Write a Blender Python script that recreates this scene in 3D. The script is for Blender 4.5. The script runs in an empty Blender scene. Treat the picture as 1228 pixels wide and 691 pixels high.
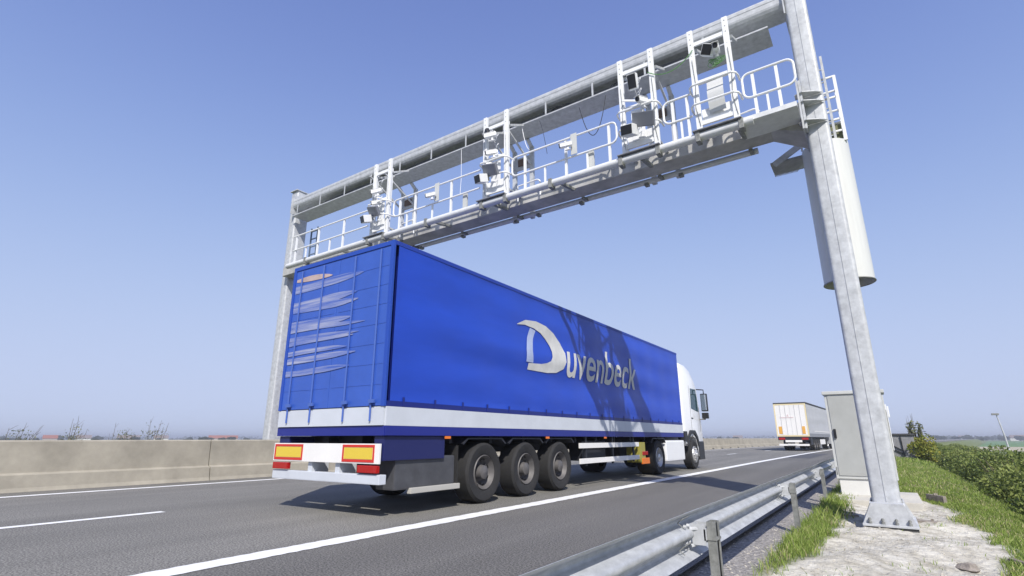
import bpy, bmesh, math, random
import numpy as np
from mathutils import Vector, Matrix
random.seed(7); rng = np.random.default_rng(11)
R = math.radians
sc = bpy.context.scene
COL = sc.collection

# ------------------------------------------------------------------ camera, sky, sun, exposure
cd = bpy.data.cameras.new("camera"); cam = bpy.data.objects.new("camera", cd); COL.objects.link(cam)
cR = Vector((0.82496, 0.56519, -0.00067)); cU = Vector((0.15622, -0.22687, 0.96131)); cF = Vector((-0.54317, 0.79315, 0.27546))
M3 = Matrix((cR, cU, -cF)).transposed()
cam.matrix_world = Matrix.Translation((0, 0, 1.0607)) @ M3.to_4x4()
cd.sensor_width = 36; cd.lens = 629.2 / 1228 * 36; cd.clip_start = 0.05; cd.clip_end = 20000
sc.camera = cam
SUN = Vector((0.67, -0.80, 1.0)).normalized()
EL = math.asin(SUN.z); ROT = math.atan2(SUN.x, SUN.y)
w = bpy.data.worlds.new("World"); sc.world = w; w.use_nodes = True
nt = w.node_tree; nt.nodes.clear()
sky = nt.nodes.new('ShaderNodeTexSky'); sky.sky_type = 'NISHITA'; sky.sun_disc = False
sky.sun_elevation = EL; sky.sun_rotation = ROT % (2 * math.pi)
sky.air_density = 1.0; sky.dust_density = .5; sky.ozone_density = 5.0; sky.altitude = 0
bg = nt.nodes.new('ShaderNodeBackground'); bg.inputs[1].default_value = 0.13
wo = nt.nodes.new('ShaderNodeOutputWorld')
# soften the contrast of the clear-sky model to a hazy spring sky, channel by channel
sep = nt.nodes.new('ShaderNodeSeparateColor'); cmb = nt.nodes.new('ShaderNodeCombineColor'); nt.links.new(sky.outputs[0], sep.inputs[0])
for ci, (p_, k_, m_) in enumerate(((1.85, .0385, .575), (2.0, .0650, .665), (2.3, .0700, .90))):
    cur = sep.outputs[ci]
    def mth(op, a, b_):
        n_ = nt.nodes.new('ShaderNodeMath'); n_.operation = op
        for q_, v_ in ((0, a), (1, b_)):
            if isinstance(v_, float): n_.inputs[q_].default_value = v_
            else: nt.links.new(v_, n_.inputs[q_])
        return n_.outputs[0]
    xp = mth('POWER', mth('MULTIPLY', cur, .174), p_)
    nt.links.new(mth('MULTIPLY', mth('DIVIDE', xp, mth('ADD', xp, k_)), m_ * 1.02 / .174), cmb.inputs[ci])
nt.links.new(cmb.outputs[0], bg.inputs[0]); nt.links.new(bg.outputs[0], wo.inputs[0])
sd = bpy.data.lights.new("sun", 'SUN'); sd.energy = 4.1; sd.angle = R(0.55); sd.color = (1.0, 0.95, 0.88)
so = bpy.data.objects.new("sun", sd); COL.objects.link(so)
so.rotation_euler = (-SUN).to_track_quat('-Z', 'Y').to_euler(); so.location = (20, -20, 30)
sc.view_settings.view_transform = 'Standard'; sc.view_settings.look = 'None'
sc.view_settings.exposure = 0.42; sc.view_settings.gamma = 1.0
sc.cycles.max_bounces = 8; sc.cycles.volume_bounces = 0

# ------------------------------------------------------------------ materials
MATS = {}
def mat(name, col, rough=.6, metal=0., var=.0, scale=4., bump=0., bscale=60., detail=4., col2=None, spec=.5, stretch=None, trans=0.):
    if name in MATS: return MATS[name]
    m = bpy.data.materials.new(name); m.use_nodes = True
    t = m.node_tree; b = t.nodes['Principled BSDF']
    b.inputs['Roughness'].default_value = rough; b.inputs['Metallic'].default_value = metal
    b.inputs['Specular IOR Level'].default_value = spec
    b.inputs['Base Color'].default_value = (*col, 1)
    tc = t.nodes.new('ShaderNodeTexCoord'); src = tc.outputs['Object']
    if stretch:
        mp = t.nodes.new('ShaderNodeMapping'); mp.inputs['Scale'].default_value = stretch
        t.links.new(src, mp.inputs[0]); src = mp.outputs[0]
    if var or col2:
        n = t.nodes.new('ShaderNodeTexNoise'); n.inputs['Scale'].default_value = scale; n.inputs['Detail'].default_value = detail
        n.inputs['Roughness'].default_value = .65
        t.links.new(src, n.inputs['Vector'])
        r = t.nodes.new('ShaderNodeValToRGB')
        c2 = col2 or tuple(min(1, c * (1 + var)) for c in col)
        c1 = col if col2 else tuple(c * (1 - var) for c in col)
        r.color_ramp.elements[0].position = .32; r.color_ramp.elements[1].position = .68
        r.color_ramp.elements[0].color = (*c1, 1); r.color_ramp.elements[1].color = (*c2, 1)
        t.links.new(n.outputs[0], r.inputs[0]); t.links.new(r.outputs[0], b.inputs['Base Color'])
    if bump:
        n2 = t.nodes.new('ShaderNodeTexNoise'); n2.inputs['Scale'].default_value = bscale; n2.inputs['Detail'].default_value = 5
        t.links.new(src, n2.inputs['Vector'])
        bp = t.nodes.new('ShaderNodeBump'); bp.inputs['Strength'].default_value = bump; bp.inputs['Distance'].default_value = .02
        t.links.new(n2.outputs[0], bp.inputs['Height']); t.links.new(bp.outputs[0], b.inputs['Normal'])
    MATS[name] = m
    return m

galv = mat('galvanised_steel', (.46, .475, .495), .5, .12, .18, 9, .05, 40, 6)
galv_rail = mat('galvanised_rail', (.42, .435, .455), .45, .2, .2, 14, .04, 30, 6, stretch=(1, .5, 1))
galv_dark = mat('weathered_steel', (.23, .235, .225), .6, .3, .3, 14, .1, 60)
soffit = mat('stained_steel', (.40, .395, .38), .6, .1, .28, 2.2, 0, 10, 8)
whitep = mat('white_coating', (.76, .77, .78), .45, 0, .04, 6)
grey_dev = mat('grey_device', (.20, .21, .24), .5)
black = mat('black_plastic', (.012, .012, .014), .35)
glassb = mat('dark_lens', (.01, .012, .02), .08)
rubber = mat('tyre_rubber', (.018, .018, .019), .85, 0, .2, 20)
tarp = mat('blue_tarpaulin', (.012, .056, .44), .42, 0, .10, 1.2, .12, 3.0, 3, stretch=(1, .35, 1.6))
tarp_dk = mat('dark_blue_band', (.006, .015, .16), .4)
door_bl = mat('blue_door_panel', (.035, .095, .42), .35, 0, .06, 3)
bandg = mat('pale_grey_band', (.52, .55, .60), .45, 0, .05, 2)
chassis = mat('chassis_paint', (.018, .020, .028), .6, 0, .3, 8)
chassis_bl = mat('blue_chassis', (.010, .014, .09), .5)
red = mat('red_reflective', (.55, .03, .02), .35)
redlamp = mat('red_lamp_lens', (.35, .01, .01), .15)
yellow = mat('yellow_reflective', (.65, .48, .05), .4)
orange = mat('orange_lens', (.70, .17, .02), .3)
cabw = mat('white_cab_paint', (.78, .79, .80), .22, 0, .02, 2)
alu = mat('wheel_aluminium', (.50, .50, .50), .35, .6, .1, 10)
glass = mat('tinted_glass', (.03, .07, .08), .05, 0)
letterm = mat('pale_lettering', (.56, .56, .55), .6, 0, .1, 3)
markm = mat('faded_print', (.20, .25, .46), .6, 0, .25, 4)
peach = mat('peach_print', (.42, .32, .30), .6, 0, .2, 4)
conc = mat('barrier_concrete', (.33, .305, .25), .9, 0, .20, 1.3, .35, 90, 8)
conc2 = mat('slab_concrete', (.50, .48, .43), .9, 0, .12, 3, .3, 60, 8)
cabgrey = mat('cabinet_grey', (.50, .51, .50), .55, 0, .05, 2.5)
doorgrey = mat('cabinet_door', (.36, .37, .36), .6, 0, .06, 3, .1, 200)
curtain = mat('light_grey_curtain', (.45, .46, .48), .6, 0, .05, 1)
cream = mat('cream_frame', (.70, .60, .36), .5)
offwhite = mat('off_white_door', (.74, .73, .71), .5, 0, .03, 2)
faint = mat('faint_pink_print', (.62, .50, .50), .6)
green = mat('green_cable', (.12, .30, .09), .5)
darkcable = mat('dark_cable', (.02, .025, .035), .6)
paint = mat('road_paint', (.76, .76, .74), .65, 0, .10, 5, .3, 120, 8)
barkm = mat('bark', (.10, .08, .055), .9, 0, .3, 12)
woodgrey = mat('shed_boards', (.30, .30, .31), .8, 0, .2, 3)
roofdk = mat('dark_roofing', (.05, .05, .055), .7)
brick = mat('house_walls', (.42, .36, .31), .8)
tile = mat('roof_tiles', (.28, .10, .06), .8)

def leafmat(name, c1, c2, c3=None):
    m = bpy.data.materials.new(name); m.use_nodes = True; t = m.node_tree
    b = t.nodes['Principled BSDF']; b.inputs['Roughness'].default_value = .55; b.inputs['Specular IOR Level'].default_value = .3
    a = t.nodes.new('ShaderNodeAttribute'); a.attribute_name = 'tint'
    mx = t.nodes.new('ShaderNodeValToRGB'); e = mx.color_ramp.elements; e[0].position = 0; e[1].position = .85; e[0].color = (*c1, 1); e[1].color = (*c2, 1)
    x_ = e.new(.97); x_.color = (*(c3 or c2), 1)
    t.links.new(a.outputs['Fac'], mx.inputs[0]); t.links.new(mx.outputs[0], b.inputs['Base Color'])
    tr = t.nodes.new('ShaderNodeBsdfTranslucent'); t.links.new(mx.outputs[0], tr.inputs[0])
    ms = t.nodes.new('ShaderNodeMixShader'); ms.inputs[0].default_value = .28
    out = t.nodes['Material Output']
    t.links.new(b.outputs[0], ms.inputs[1]); t.links.new(tr.outputs[0], ms.inputs[2]); t.links.new(ms.outputs[0], out.inputs[0])
    return m
grassm = leafmat('grass_blades', (.12, .19, .03), (.31, .39, .09), (.50, .44, .25))
leafm = leafmat('shrub_leaves', (.09, .135, .028), (.28, .32, .09))
leafy = leafmat('yellow_bush_leaves', (.13, .17, .025), (.33, .31, .05))
leafp = leafmat('sapling_leaves', (.12, .14, .07), (.24, .25, .15))
leaff = leafmat('far_leaves', (.05, .07, .04), (.11, .12, .08))

# asphalt
def asphalt():
    m = bpy.data.materials.new('asphalt'); m.use_nodes = True; t = m.node_tree; L = t.links.new
    b = t.nodes['Principled BSDF']; b.inputs['Roughness'].default_value = .82
    tc = t.nodes.new('ShaderNodeTexCoord')
    def noise(s, d=4, st=None):
        n = t.nodes.new('ShaderNodeTexNoise'); n.inputs['Scale'].default_value = s; n.inputs['Detail'].default_value = d
        if st:
            mp = t.nodes.new('ShaderNodeMapping'); mp.inputs['Scale'].default_value = st; L(tc.outputs['Object'], mp.inputs[0]); L(mp.outputs[0], n.inputs['Vector'])
        else: L(tc.outputs['Object'], n.inputs['Vector'])
        return n
    # lane tone: X position attribute 'lane' (0 shoulder, 1 lane)
    a = t.nodes.new('ShaderNodeAttribute'); a.attribute_name = 'lane'
    base = t.nodes.new('ShaderNodeMix'); base.data_type = 'RGBA'
    base.inputs[6].default_value = (.122, .117, .106, 1); base.inputs[7].default_value = (.163, .157, .141, 1)
    L(a.outputs['Fac'], base.inputs[0])
    cur = base.outputs[2]
    for n, lo, hi, p0, p1 in ((noise(55, 4), .30, 1.75, .34, .66), (noise(1.1, 5, (1.2, .06, 1)), .80, 1.14, .3, .7), (noise(.35, 4), .93, 1.07, .3, .7), (noise(150, 2), .55, 1.5, .3, .7)):
        r = t.nodes.new('ShaderNodeMapRange'); r.inputs[1].default_value = p0; r.inputs[2].default_value = p1; r.inputs[3].default_value = lo; r.inputs[4].default_value = hi
        L(n.outputs[0], r.inputs[0])
        mm = t.nodes.new('ShaderNodeVectorMath'); mm.operation = 'SCALE'; L(cur, mm.inputs[0]); L(r.outputs[0], mm.inputs['Scale']); cur = mm.outputs[0]
    # rare pale chippings
    v = t.nodes.new('ShaderNodeTexVoronoi'); v.inputs['Scale'].default_value = 14; L(tc.outputs['Object'], v.inputs['Vector'])
    lt = t.nodes.new('ShaderNodeMath'); lt.operation = 'LESS_THAN'; lt.inputs[1].default_value = .085; L(v.outputs['Distance'], lt.inputs[0])
    w2 = t.nodes.new('ShaderNodeMath'); w2.operation = 'GREATER_THAN'; w2.inputs[1].default_value = .72; sp = t.nodes.new('ShaderNodeSeparateColor'); L(v.outputs['Color'], sp.inputs[0]); L(sp.outputs[0], w2.inputs[0])
    ml = t.nodes.new('ShaderNodeMath'); ml.operation = 'MULTIPLY'; L(lt.outputs[0], ml.inputs[0]); L(w2.outputs[0], ml.inputs[1])
    mx = t.nodes.new('ShaderNodeMix'); mx.data_type = 'RGBA'; mx.inputs[7].default_value = (.36, .35, .32, 1); L(ml.outputs[0], mx.inputs[0]); L(cur, mx.inputs[6])
    L(mx.outputs[2], b.inputs['Base Color'])
    bn = noise(90, 3); bp = t.nodes.new('ShaderNodeBump'); bp.inputs['Strength'].default_value = .6; bp.inputs['Distance'].default_value = .01
    L(bn.outputs[0], bp.inputs['Height']); L(bp.outputs[0], b.inputs['Normal'])
    return m
asph = asphalt()

def groundmat():
    m = bpy.data.materials.new('verge_ground'); m.use_nodes = True; t = m.node_tree; L = t.links.new
    b = t.nodes['Principled BSDF']; b.inputs['Roughness'].default_value = .95
    tc = t.nodes.new('ShaderNodeTexCoord')
    def ramp(scale, c1, c2, d=6, p=(.35, .65)):
        n = t.nodes.new('ShaderNodeTexNoise'); n.inputs['Scale'].default_value = scale; n.inputs['Detail'].default_value = d; L(tc.outputs['Object'], n.inputs['Vector'])
        r = t.nodes.new('ShaderNodeValToRGB'); r.color_ramp.elements[0].position = p[0]; r.color_ramp.elements[1].position = p[1]
        r.color_ramp.elements[0].color = (*c1, 1); r.color_ramp.elements[1].color = (*c2, 1); L(n.outputs[0], r.inputs[0]); return r, n
    g, _ = ramp(.9, (.075, .11, .026), (.16, .18, .06))
    s, sn = ramp(5, (.36, .335, .275), (.60, .575, .505), 9)
    gv, _ = ramp(30, (.16, .15, .14), (.36, .34, .32), 6)
    def mix(a, c, attr):
        at = t.nodes.new('ShaderNodeAttribute'); at.attribute_name = attr
        mx = t.nodes.new('ShaderNodeMix'); mx.data_type = 'RGBA'; L(at.outputs['Fac'], mx.inputs[0]); L(a, mx.inputs[6]); L(c, mx.inputs[7]); return mx.outputs[2]
    c = mix(g.outputs[0], s.outputs[0], 'sand'); c = mix(c, gv.outputs[0], 'gravel')
    L(c, b.inputs['Base Color'])
    n2 = t.nodes.new('ShaderNodeTexNoise'); n2.inputs['Scale'].default_value = 16; n2.inputs['Detail'].default_value = 6; n2.inputs['Roughness'].default_value = .6; L(tc.outputs['Object'], n2.inputs['Vector'])
    bp = t.nodes.new('ShaderNodeBump'); bp.inputs['Strength'].default_value = .9; bp.inputs['Distance'].default_value = .05
    L(n2.outputs[0], bp.inputs['Height']); L(bp.outputs[0], b.inputs['Normal'])
    return m
groundm = groundmat()

# ------------------------------------------------------------------ helpers
INV = {}
NOSPLIT = {'bolt_holes', 'door_print', 'vent_holes', 'lettering', 'branches', 'grating_panel', 'rim', 'rear_door', 'walkway_floor', 'door_seam', 'cable_bundle'}
def tag(o, label=None, cat=None, group=None, kind=None):
    if label: o['label'] = label
    if cat: o['category'] = cat
    if group: o['group'] = group
    if kind: o['kind'] = kind
    return o
def thing(name, loc, label, cat, group=None, rz=0.):
    o = bpy.data.objects.new(name, None); COL.objects.link(o); o.empty_display_size = .2
    o.location = loc; o.rotation_euler = (0, 0, rz)
    INV[o.name] = (Matrix.Translation(loc) @ Matrix.Rotation(rz, 4, 'Z')).inverted()
    return tag(o, label, cat, group)
class MB:
    def __init__(s): s.v = []; s.f = []; s.sm = []
    def add(s, vs, fs, smooth=False):
        k = len(s.v); s.v += [tuple(v) for v in vs]; s.f += [tuple(i + k for i in f) for f in fs]; s.sm += [smooth] * len(fs); return s
    def box(s, x0, x1, y0, y1, z0, z1, bev=0., M=None):
        if bev <= 0:
            vs = [(x, y, z) for z in (z0, z1) for y in (y0, y1) for x in (x0, x1)]
            fs = [(0, 2, 3, 1), (4, 5, 7, 6), (0, 1, 5, 4), (2, 6, 7, 3), (0, 4, 6, 2), (1, 3, 7, 5)]
        else:
            bm = bmesh.new(); bmesh.ops.create_cube(bm, size=1)
            for v in bm.verts: v.co = Vector(((x0 + x1) / 2 + v.co.x * (x1 - x0), (y0 + y1) / 2 + v.co.y * (y1 - y0), (z0 + z1) / 2 + v.co.z * (z1 - z0)))
            bmesh.ops.bevel(bm, geom=bm.edges[:], offset=bev, segments=2, affect='EDGES', profile=.7)
            bm.verts.ensure_lookup_table()
            vs = [v.co.copy() for v in bm.verts]; fs = [tuple(v.index for v in f.verts) for f in bm.faces]; bm.free()
        if M is not None: vs = [M @ Vector(v) for v in vs]
        return s.add(vs, fs)
    def prism(s, poly, axis, a, b, smooth=False):
        # poly: 2D points in the plane perpendicular to the axis
        n = len(poly)
        def P(p, t):
            if axis == 'x': return (t, p[0], p[1])
            if axis == 'y': return (p[0], t, p[1])
            return (p[0], p[1], t)
        vs = [P(p, a) for p in poly] + [P(p, b) for p in poly]
        fs = [(i, (i + 1) % n, n + (i + 1) % n, n + i) for i in range(n)]
        s.add(vs, fs, smooth); k = len(s.v) - 2 * n
        s.f += [tuple(k + i for i in range(n))[::-1], tuple(k + n + i for i in range(n))]; s.sm += [False, False]
        return s
    def tube(s, pts, r, n=10, closed=False, caps=True):
        pts = [Vector(p) for p in pts]; m = len(pts); rings = []
        up = None
        for i, p in enumerate(pts):
            if closed: d = pts[(i + 1) % m] - pts[i - 1]
            else: d = pts[min(i + 1, m - 1)] - pts[max(i - 1, 0)]
            d.normalize()
            if up is None:
                up = Vector((0, 0, 1)) if abs(d.z) < .9 else Vector((1, 0, 0))
            up = (up - d * up.dot(d)).normalized(); sd_ = d.cross(up)
            rr = r[i] if isinstance(r, (list, tuple)) else r
            rings.append([p + up * rr * math.cos(2 * math.pi * j / n) + sd_ * rr * math.sin(2 * math.pi * j / n) for j in range(n)])
        vs = [v for q in rings for v in q]; fs = []
        for i in range(m if closed else m - 1):
            a = i * n; b_ = ((i + 1) % m) * n
            for j in range(n): fs.append((a + j, a + (j + 1) % n, b_ + (j + 1) % n, b_ + j))
        s.add(vs, fs, True)
        if caps and not closed:
            k = len(s.v) - m * n
            s.f += [tuple(k + j for j in range(n))[::-1], tuple(k + (m - 1) * n + j for j in range(n))]; s.sm += [False, False]
        return s
    def beam(s, a, b, w_, h_):
        a = Vector(a); b = Vector(b); d = (b - a).normalized(); up = Vector((0, 0, 1)) if abs(d.z) < .95 else Vector((0, 1, 0))
        sx = d.cross(up).normalized(); uz = sx.cross(d)
        vs = [p + sx * i * w_ / 2 + uz * j * h_ / 2 for p in (a, b) for i, j in ((-1, -1), (1, -1), (1, 1), (-1, 1))]
        return s.add(vs, [(0, 1, 2, 3), (7, 6, 5, 4), (0, 4, 5, 1), (1, 5, 6, 2), (2, 6, 7, 3), (3, 7, 4, 0)])
    def lathe(s, prof, c, axis='x', n=28, ring=True):
        # prof: (t along axis, radius)
        c = Vector(c); vs = []; m = len(prof)
        for t_, r_ in prof:
            for j in range(n):
                a = 2 * math.pi * j / n; u, v = r_ * math.cos(a), r_ * math.sin(a)
                vs.append(c + (Vector((t_, u, v)) if axis == 'x' else Vector((u, t_, v)) if axis == 'y' else Vector((u, v, t_))))
        fs = [(i * n + j, i * n + (j + 1) % n, (i + 1) * n + (j + 1) % n, (i + 1) * n + j) for i in range(m - 1) for j in range(n)]
        return s.add(vs, fs, True)
    def mesh(s, name):
        me = bpy.data.meshes.new(name); me.from_pydata(s.v, [], s.f); me.update()
        me.polygons.foreach_set('use_smooth', s.sm)
        bm = bmesh.new(); bm.from_mesh(me); bmesh.ops.recalc_face_normals(bm, faces=bm.faces); bm.to_mesh(me); bm.free()
        if any(s.sm): 
            try: me.set_sharp_from_angle(angle=R(40))
            except Exception: pass
        return me
    def pieces(s, tol=.008):
        n = len(s.v); par = list(range(n))
        def find(a):
            while par[a] != a: par[a] = par[par[a]]; a = par[a]
            return a
        for f in s.f:
            r0 = find(f[0])
            for i in f[1:]: par[find(i)] = r0
        comp = {}
        for i in range(n): comp.setdefault(find(i), []).append(i)
        cs = [[set(v), [min(s.v[i][k] for i in v) - tol for k in range(3)], [max(s.v[i][k] for i in v) + tol for k in range(3)]] for v in comp.values()]
        if len(cs) > 160: return None
        ch = True
        while ch:
            ch = False
            for a in range(len(cs)):
                b_ = a + 1
                while b_ < len(cs):
                    if all(cs[a][1][k] <= cs[b_][2][k] and cs[b_][1][k] <= cs[a][2][k] for k in range(3)):
                        cs[a][0] |= cs[b_][0]; cs[a][1] = [min(p, q) for p, q in zip(cs[a][1], cs[b_][1])]; cs[a][2] = [max(p, q) for p, q in zip(cs[a][2], cs[b_][2])]; cs.pop(b_); ch = True
                    else: b_ += 1
        return [c[0] for c in cs]
    def build(s, name, material, parent=None, label=None, local=False):
        if parent is not None and name not in NOSPLIT:
            pc = s.pieces()
            if pc and 1 < len(pc) <= 100:
                first = None
                for c in pc:
                    q = MB(); mp = {}
                    for i in sorted(c): mp[i] = len(q.v); q.v.append(s.v[i])
                    for f, sm in zip(s.f, s.sm):
                        if f[0] in c: q.f.append(tuple(mp[i] for i in f)); q.sm.append(sm)
                    o = q._build(name, material, parent, label, local); first = first or o
                return first
        return s._build(name, material, parent, label, local)
    def _build(s, name, material, parent=None, label=None, local=False):
        me = s.mesh(name)
        o = bpy.data.objects.new(name, me); COL.objects.link(o)
        me.materials.append(material)
        if parent is not None:
            if not local:
                me.transform(INV[parent.name]); 
            o.parent = parent; INV[o.name] = INV[parent.name]
        else: INV[o.name] = Matrix.Identity(4)
        if label: o['label'] = label
        return o
def settle(o):
    """top-level single mesh: put the origin at its base centre"""
    me = o.data; co = np.array([v.co[:] for v in me.vertices]); c = Vector(((co[:, 0].min() + co[:, 0].max()) / 2, (co[:, 1].min() + co[:, 1].max()) / 2, co[:, 2].min()))
    me.transform(Matrix.Translation(-c)); o.location = c; return o
def copy_tree(o, parent=None):
    c = o.copy(); COL.objects.link(c)
    if parent: c.parent = parent
    for ch in list(o.children): copy_tree(ch, c)
    return c

def off(Y): 
    t = max(0., Y - 25.)
    return .0005 * t * t if t < 120 else 7.2 + (t - 120) * .12
def ext(xs_of_Y, Ys, z):
    pass

# ------------------------------------------------------------------ ground, one sheet to the horizon
def gz(u, Y):
    z = np.interp(u, [-400, -26, -20, -17.2, -16.2, -1.75, -1.5, -1.2, -.6, 0, 1.0, 1.6, 3.0, 5.5, 8, 400], [-2, -2, -.6, -.1, -.05, -.06, -.05, -.07, -.10, -.12, -.15, -.30, -.95, -1.9, -2, -2])
    n = .035 * np.sin(u * 2.3 + Y * .9) * np.sin(Y * 1.7 - u * 1.1) + .02 * np.sin(u * 5.1 - Y * 3.3 + 1)
    msk = np.clip((u + 1.2) / .6, 0, 1) * np.clip((40 - abs(u)) / 20, 0, 1)
    n = n + .010 * np.sin(u * 23 + 2 * np.sin(Y * 9)) * np.sin(Y * 19 + 2 * np.sin(u * 13)) + .007 * np.sin(u * 41 + Y * 13) * np.sin(Y * 37 - u * 17)
    return z + n * msk
def smooth_noise(u, Y, s=1.):
    u = u * s; Y = Y * s
    return (np.sin(u * 1.7 + 1.3 * np.sin(Y * .8)) + np.sin(Y * 1.3 + 1.1 * np.sin(u * 1.9 + 2)) + .6 * np.sin(u * 4.1 - Y * 2.7) + .5 * np.sin(u * 7.3 + Y * 5.9)) / 3.1
def sandmask(u, Y):
    n = smooth_noise(u, Y, 1.3) * .22 + smooth_noise(u, Y, 4.1) * .10
    left = np.interp(Y, [0, 5.2, 6.2, 8, 10, 12], [-1.1, -1.05, -1.0, -.74, -.80, -.75])
    right = np.interp(Y, [0, 7, 8.5, 11.5, 13.5, 15], [.75, .82, .85, .75, .5, .2])
    d = np.minimum(u - left, right - u) + n
    d = np.minimum(d, (14.0 - Y) * .5 + n)
    return np.clip(d / .16 + .5, 0, 1)
def gravelmask(u, Y):
    n = smooth_noise(u, Y, 2.5) * .12
    return np.clip((-1.12 - u + n) / .1 + .5, 0, 1) * (u > -16) * 1.
us = np.concatenate([np.array([-3100, -2000, -1200, -500, -200, -90, -40, -30]), np.arange(-26, -1.9, 1.2), np.arange(-1.9, 4.0, .05), np.arange(4, 10, .5), np.array([11, 14, 20, 30, 50, 90, 200, 500, 1200, 2000, 3100])])
Ys = np.concatenate([np.array([-600, -200, -60, -20, -5, -1]), np.arange(0, 3, .5), np.arange(3, 16, .06), np.arange(16, 30, .3), np.arange(30, 80, 2), np.arange(80, 200, 10), np.array([200, 260, 350, 500, 800, 1300, 2200, 3600])])
UU, YY = np.meshgrid(us, Ys)
OO = np.vectorize(off)(YY) * np.clip(1 - np.abs(UU) / 3100, 0, 1)
Z = gz(UU, YY)
V = np.stack([UU + OO, YY, Z], -1).reshape(-1, 3)
nu, ny = len(us), len(Ys)
idx = np.arange(nu * ny).reshape(ny, nu)
F = np.stack([idx[:-1, :-1], idx[:-1, 1:], idx[1:, 1:], idx[1:, :-1]], -1).reshape(-1, 4)
me = bpy.data.meshes.new('ground'); me.from_pydata(V.tolist(), [], F.tolist()); me.update()
for nm, fn in (('sand', sandmask), ('gravel', gravelmask)):
    a = me.attributes.new(nm, 'FLOAT', 'POINT'); a.data.foreach_set('value', fn(UU, YY).reshape(-1).astype(np.float32))
me.polygons.foreach_set('use_smooth', [True] * len(me.polygons))
me.materials.append(groundm)
ground = bpy.data.objects.new('ground', me); COL.objects.link(ground); tag(ground, kind='structure')

def strip(name, cols, Yarr, z, material, parent=None, lane=None, zt=.0):
    """sheet following the road curve; cols = lateral stations"""
    vs = []; fs = []; n = len(cols)
    for Y in Yarr:
        for u in cols: vs.append((u + off(Y), Y, z))
    for i in range(len(Yarr) - 1):
        for j in range(n - 1):
            a = i * n + j; fs.append((a, a + 1, a + n + 1, a + n))
    me = bpy.data.meshes.new(name); me.from_pydata(vs, [], fs); me.update(); me.materials.append(material)
    if lane is not None:
        at = me.attributes.new('lane', 'FLOAT', 'POINT'); at.data.foreach_set('value', [lane(c) for Y in Yarr for c in cols])
    o = bpy.data.objects.new(name, me); COL.objects.link(o)
    if parent: o.parent = parent
    return o
YR = list(range(-40, 24, 4)) + list(range(24, 160, 3)) + list(range(160, 900, 20))
road = strip('road', [-15.6, -13.6, -9.2, -5.06, -5.03, -3, -1.55], YR, .0, asph, lane=lambda c: 0. if c > -5.04 else (1. if c > -13.65 else .6))
tag(road, kind='structure')
# slightly ragged paint
def ragged(name, u0, u1, Yarr, z, jag=.012, parent=None):
    vs = []; fs = []
    for i, Y in enumerate(Yarr):
        j0 = random.uniform(-jag, jag); j1 = random.uniform(-jag, jag)
        vs += [(u0 + j0 + off(Y), Y, z), (u1 + j1 + off(Y), Y, z)]
    for i in range(len(Yarr) - 1): fs.append((2 * i, 2 * i + 1, 2 * i + 3, 2 * i + 2))
    me = bpy.data.meshes.new(name); me.from_pydata(vs, [], fs); me.update(); me.materials.append(paint)
    o = bpy.data.objects.new(name, me); COL.objects.link(o); o.parent = parent; return o
YF = list(np.arange(-10, 14, .08)) + list(range(14, 160, 2)) + list(range(160, 600, 20))
ragged('edge_line', -5.18, -4.90, YF, .005, .012, road)
YF2 = list(np.arange(-10, 24, 1.0)) + list(range(24, 160, 3)) + list(range(160, 600, 20))
ragged('edge_line', -13.95, -13.72, YF2, .005, .004, road)
y0 = -10.94
while y0 < 240:
    ragged('lane_dash', -9.23, -9.06, list(np.linspace(y0, y0 + 2.5, 8)), .005, .004, road); y0 += 12.5
# patch of darker road colour in the lane
strip('road_patch', [-5.0, -4.2, -3.6], list(range(34, 45, 1)), .004, mat('dark_asphalt', (.07, .07, .075), .85, 0, .2, 30), road)

# fields far off
def field(u0, u1, Y0, Y1, z, m):
    o = MB().add([(u0, Y0, z), (u1, Y0, z), (u1, Y1, z), (u0, Y1, z)], [(0, 1, 2, 3)]).build('field', m); tag(o, kind='structure'); return o
field(12, 420, 105, 122, -1.96, mat('pond_water', (.10, .14, .18), .2))
field(10, 700, 175, 260, -1.96, mat('dry_field', (.38, .34, .24), .9, 0, .1, .05))
field(14, 900, 262, 700, -1.95, mat('green_field', (.10, .19, .06), .9, 0, .2, .02))
field(-900, 900, 900, 1500, -1.94, mat('far_field', (.15, .20, .09), .9, 0, .2, .01))
field(-900, -40, 60, 800, -1.93, mat('green_field_west', (.11, .18, .06), .9, 0, .2, .02))

# ------------------------------------------------------------------ concrete barrier
bar = thing('concrete_barrier', (-15.3, 0, 0), 'long beige concrete step barrier along the far side of the motorway', 'barrier')
prof = [(u + .14, z) for u, z in [(-15.02, 0), (-15.06, .08), (-15.10, .33), (-15.20, .37), (-15.25, 1.0), (-15.28, 1.03), (-15.54, 1.03), (-15.57, 1.0), (-15.60, 0)]]
def bsegment(Ya, Yb, sc_=1., m=conc):
    n = max(1, int((Yb - Ya) / 4)); Yv = np.linspace(Ya, Yb, n + 1); k = len(prof); b = MB()
    vs = [(u + off(Y), Y, z * sc_) for Y in Yv for u, z in prof]
    fs = [(i * k + j, i * k + (j + 1) % k, (i + 1) * k + (j + 1) % k, (i + 1) * k + j) for i in range(n) for j in range(k)]
    fs += [tuple(range(k))[::-1], tuple(n * k + j for j in range(k))]
    return b.add(vs, fs).build('barrier_segment', m, bar)
conc_l = mat('paler_concrete', (.47, .44, .38), .9, 0, .12, 1.6, .3, 90, 8)
ys = [-16.6, 7.62] + [7.62 + 24 * i for i in range(1, 10)]
for a, b_ in zip(ys[:-1], ys[1:]): bsegment(a + .012, b_ - .012, 1.)
bsegment(224, 420)
h = MB()
for i in range(16):
    Y = 50 + i * 3.2; h.box(-14.92 + off(Y), -14.87 + off(Y), Y, Y + .5, .01, .10)
h.build('drain_slot', black, bar)

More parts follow.
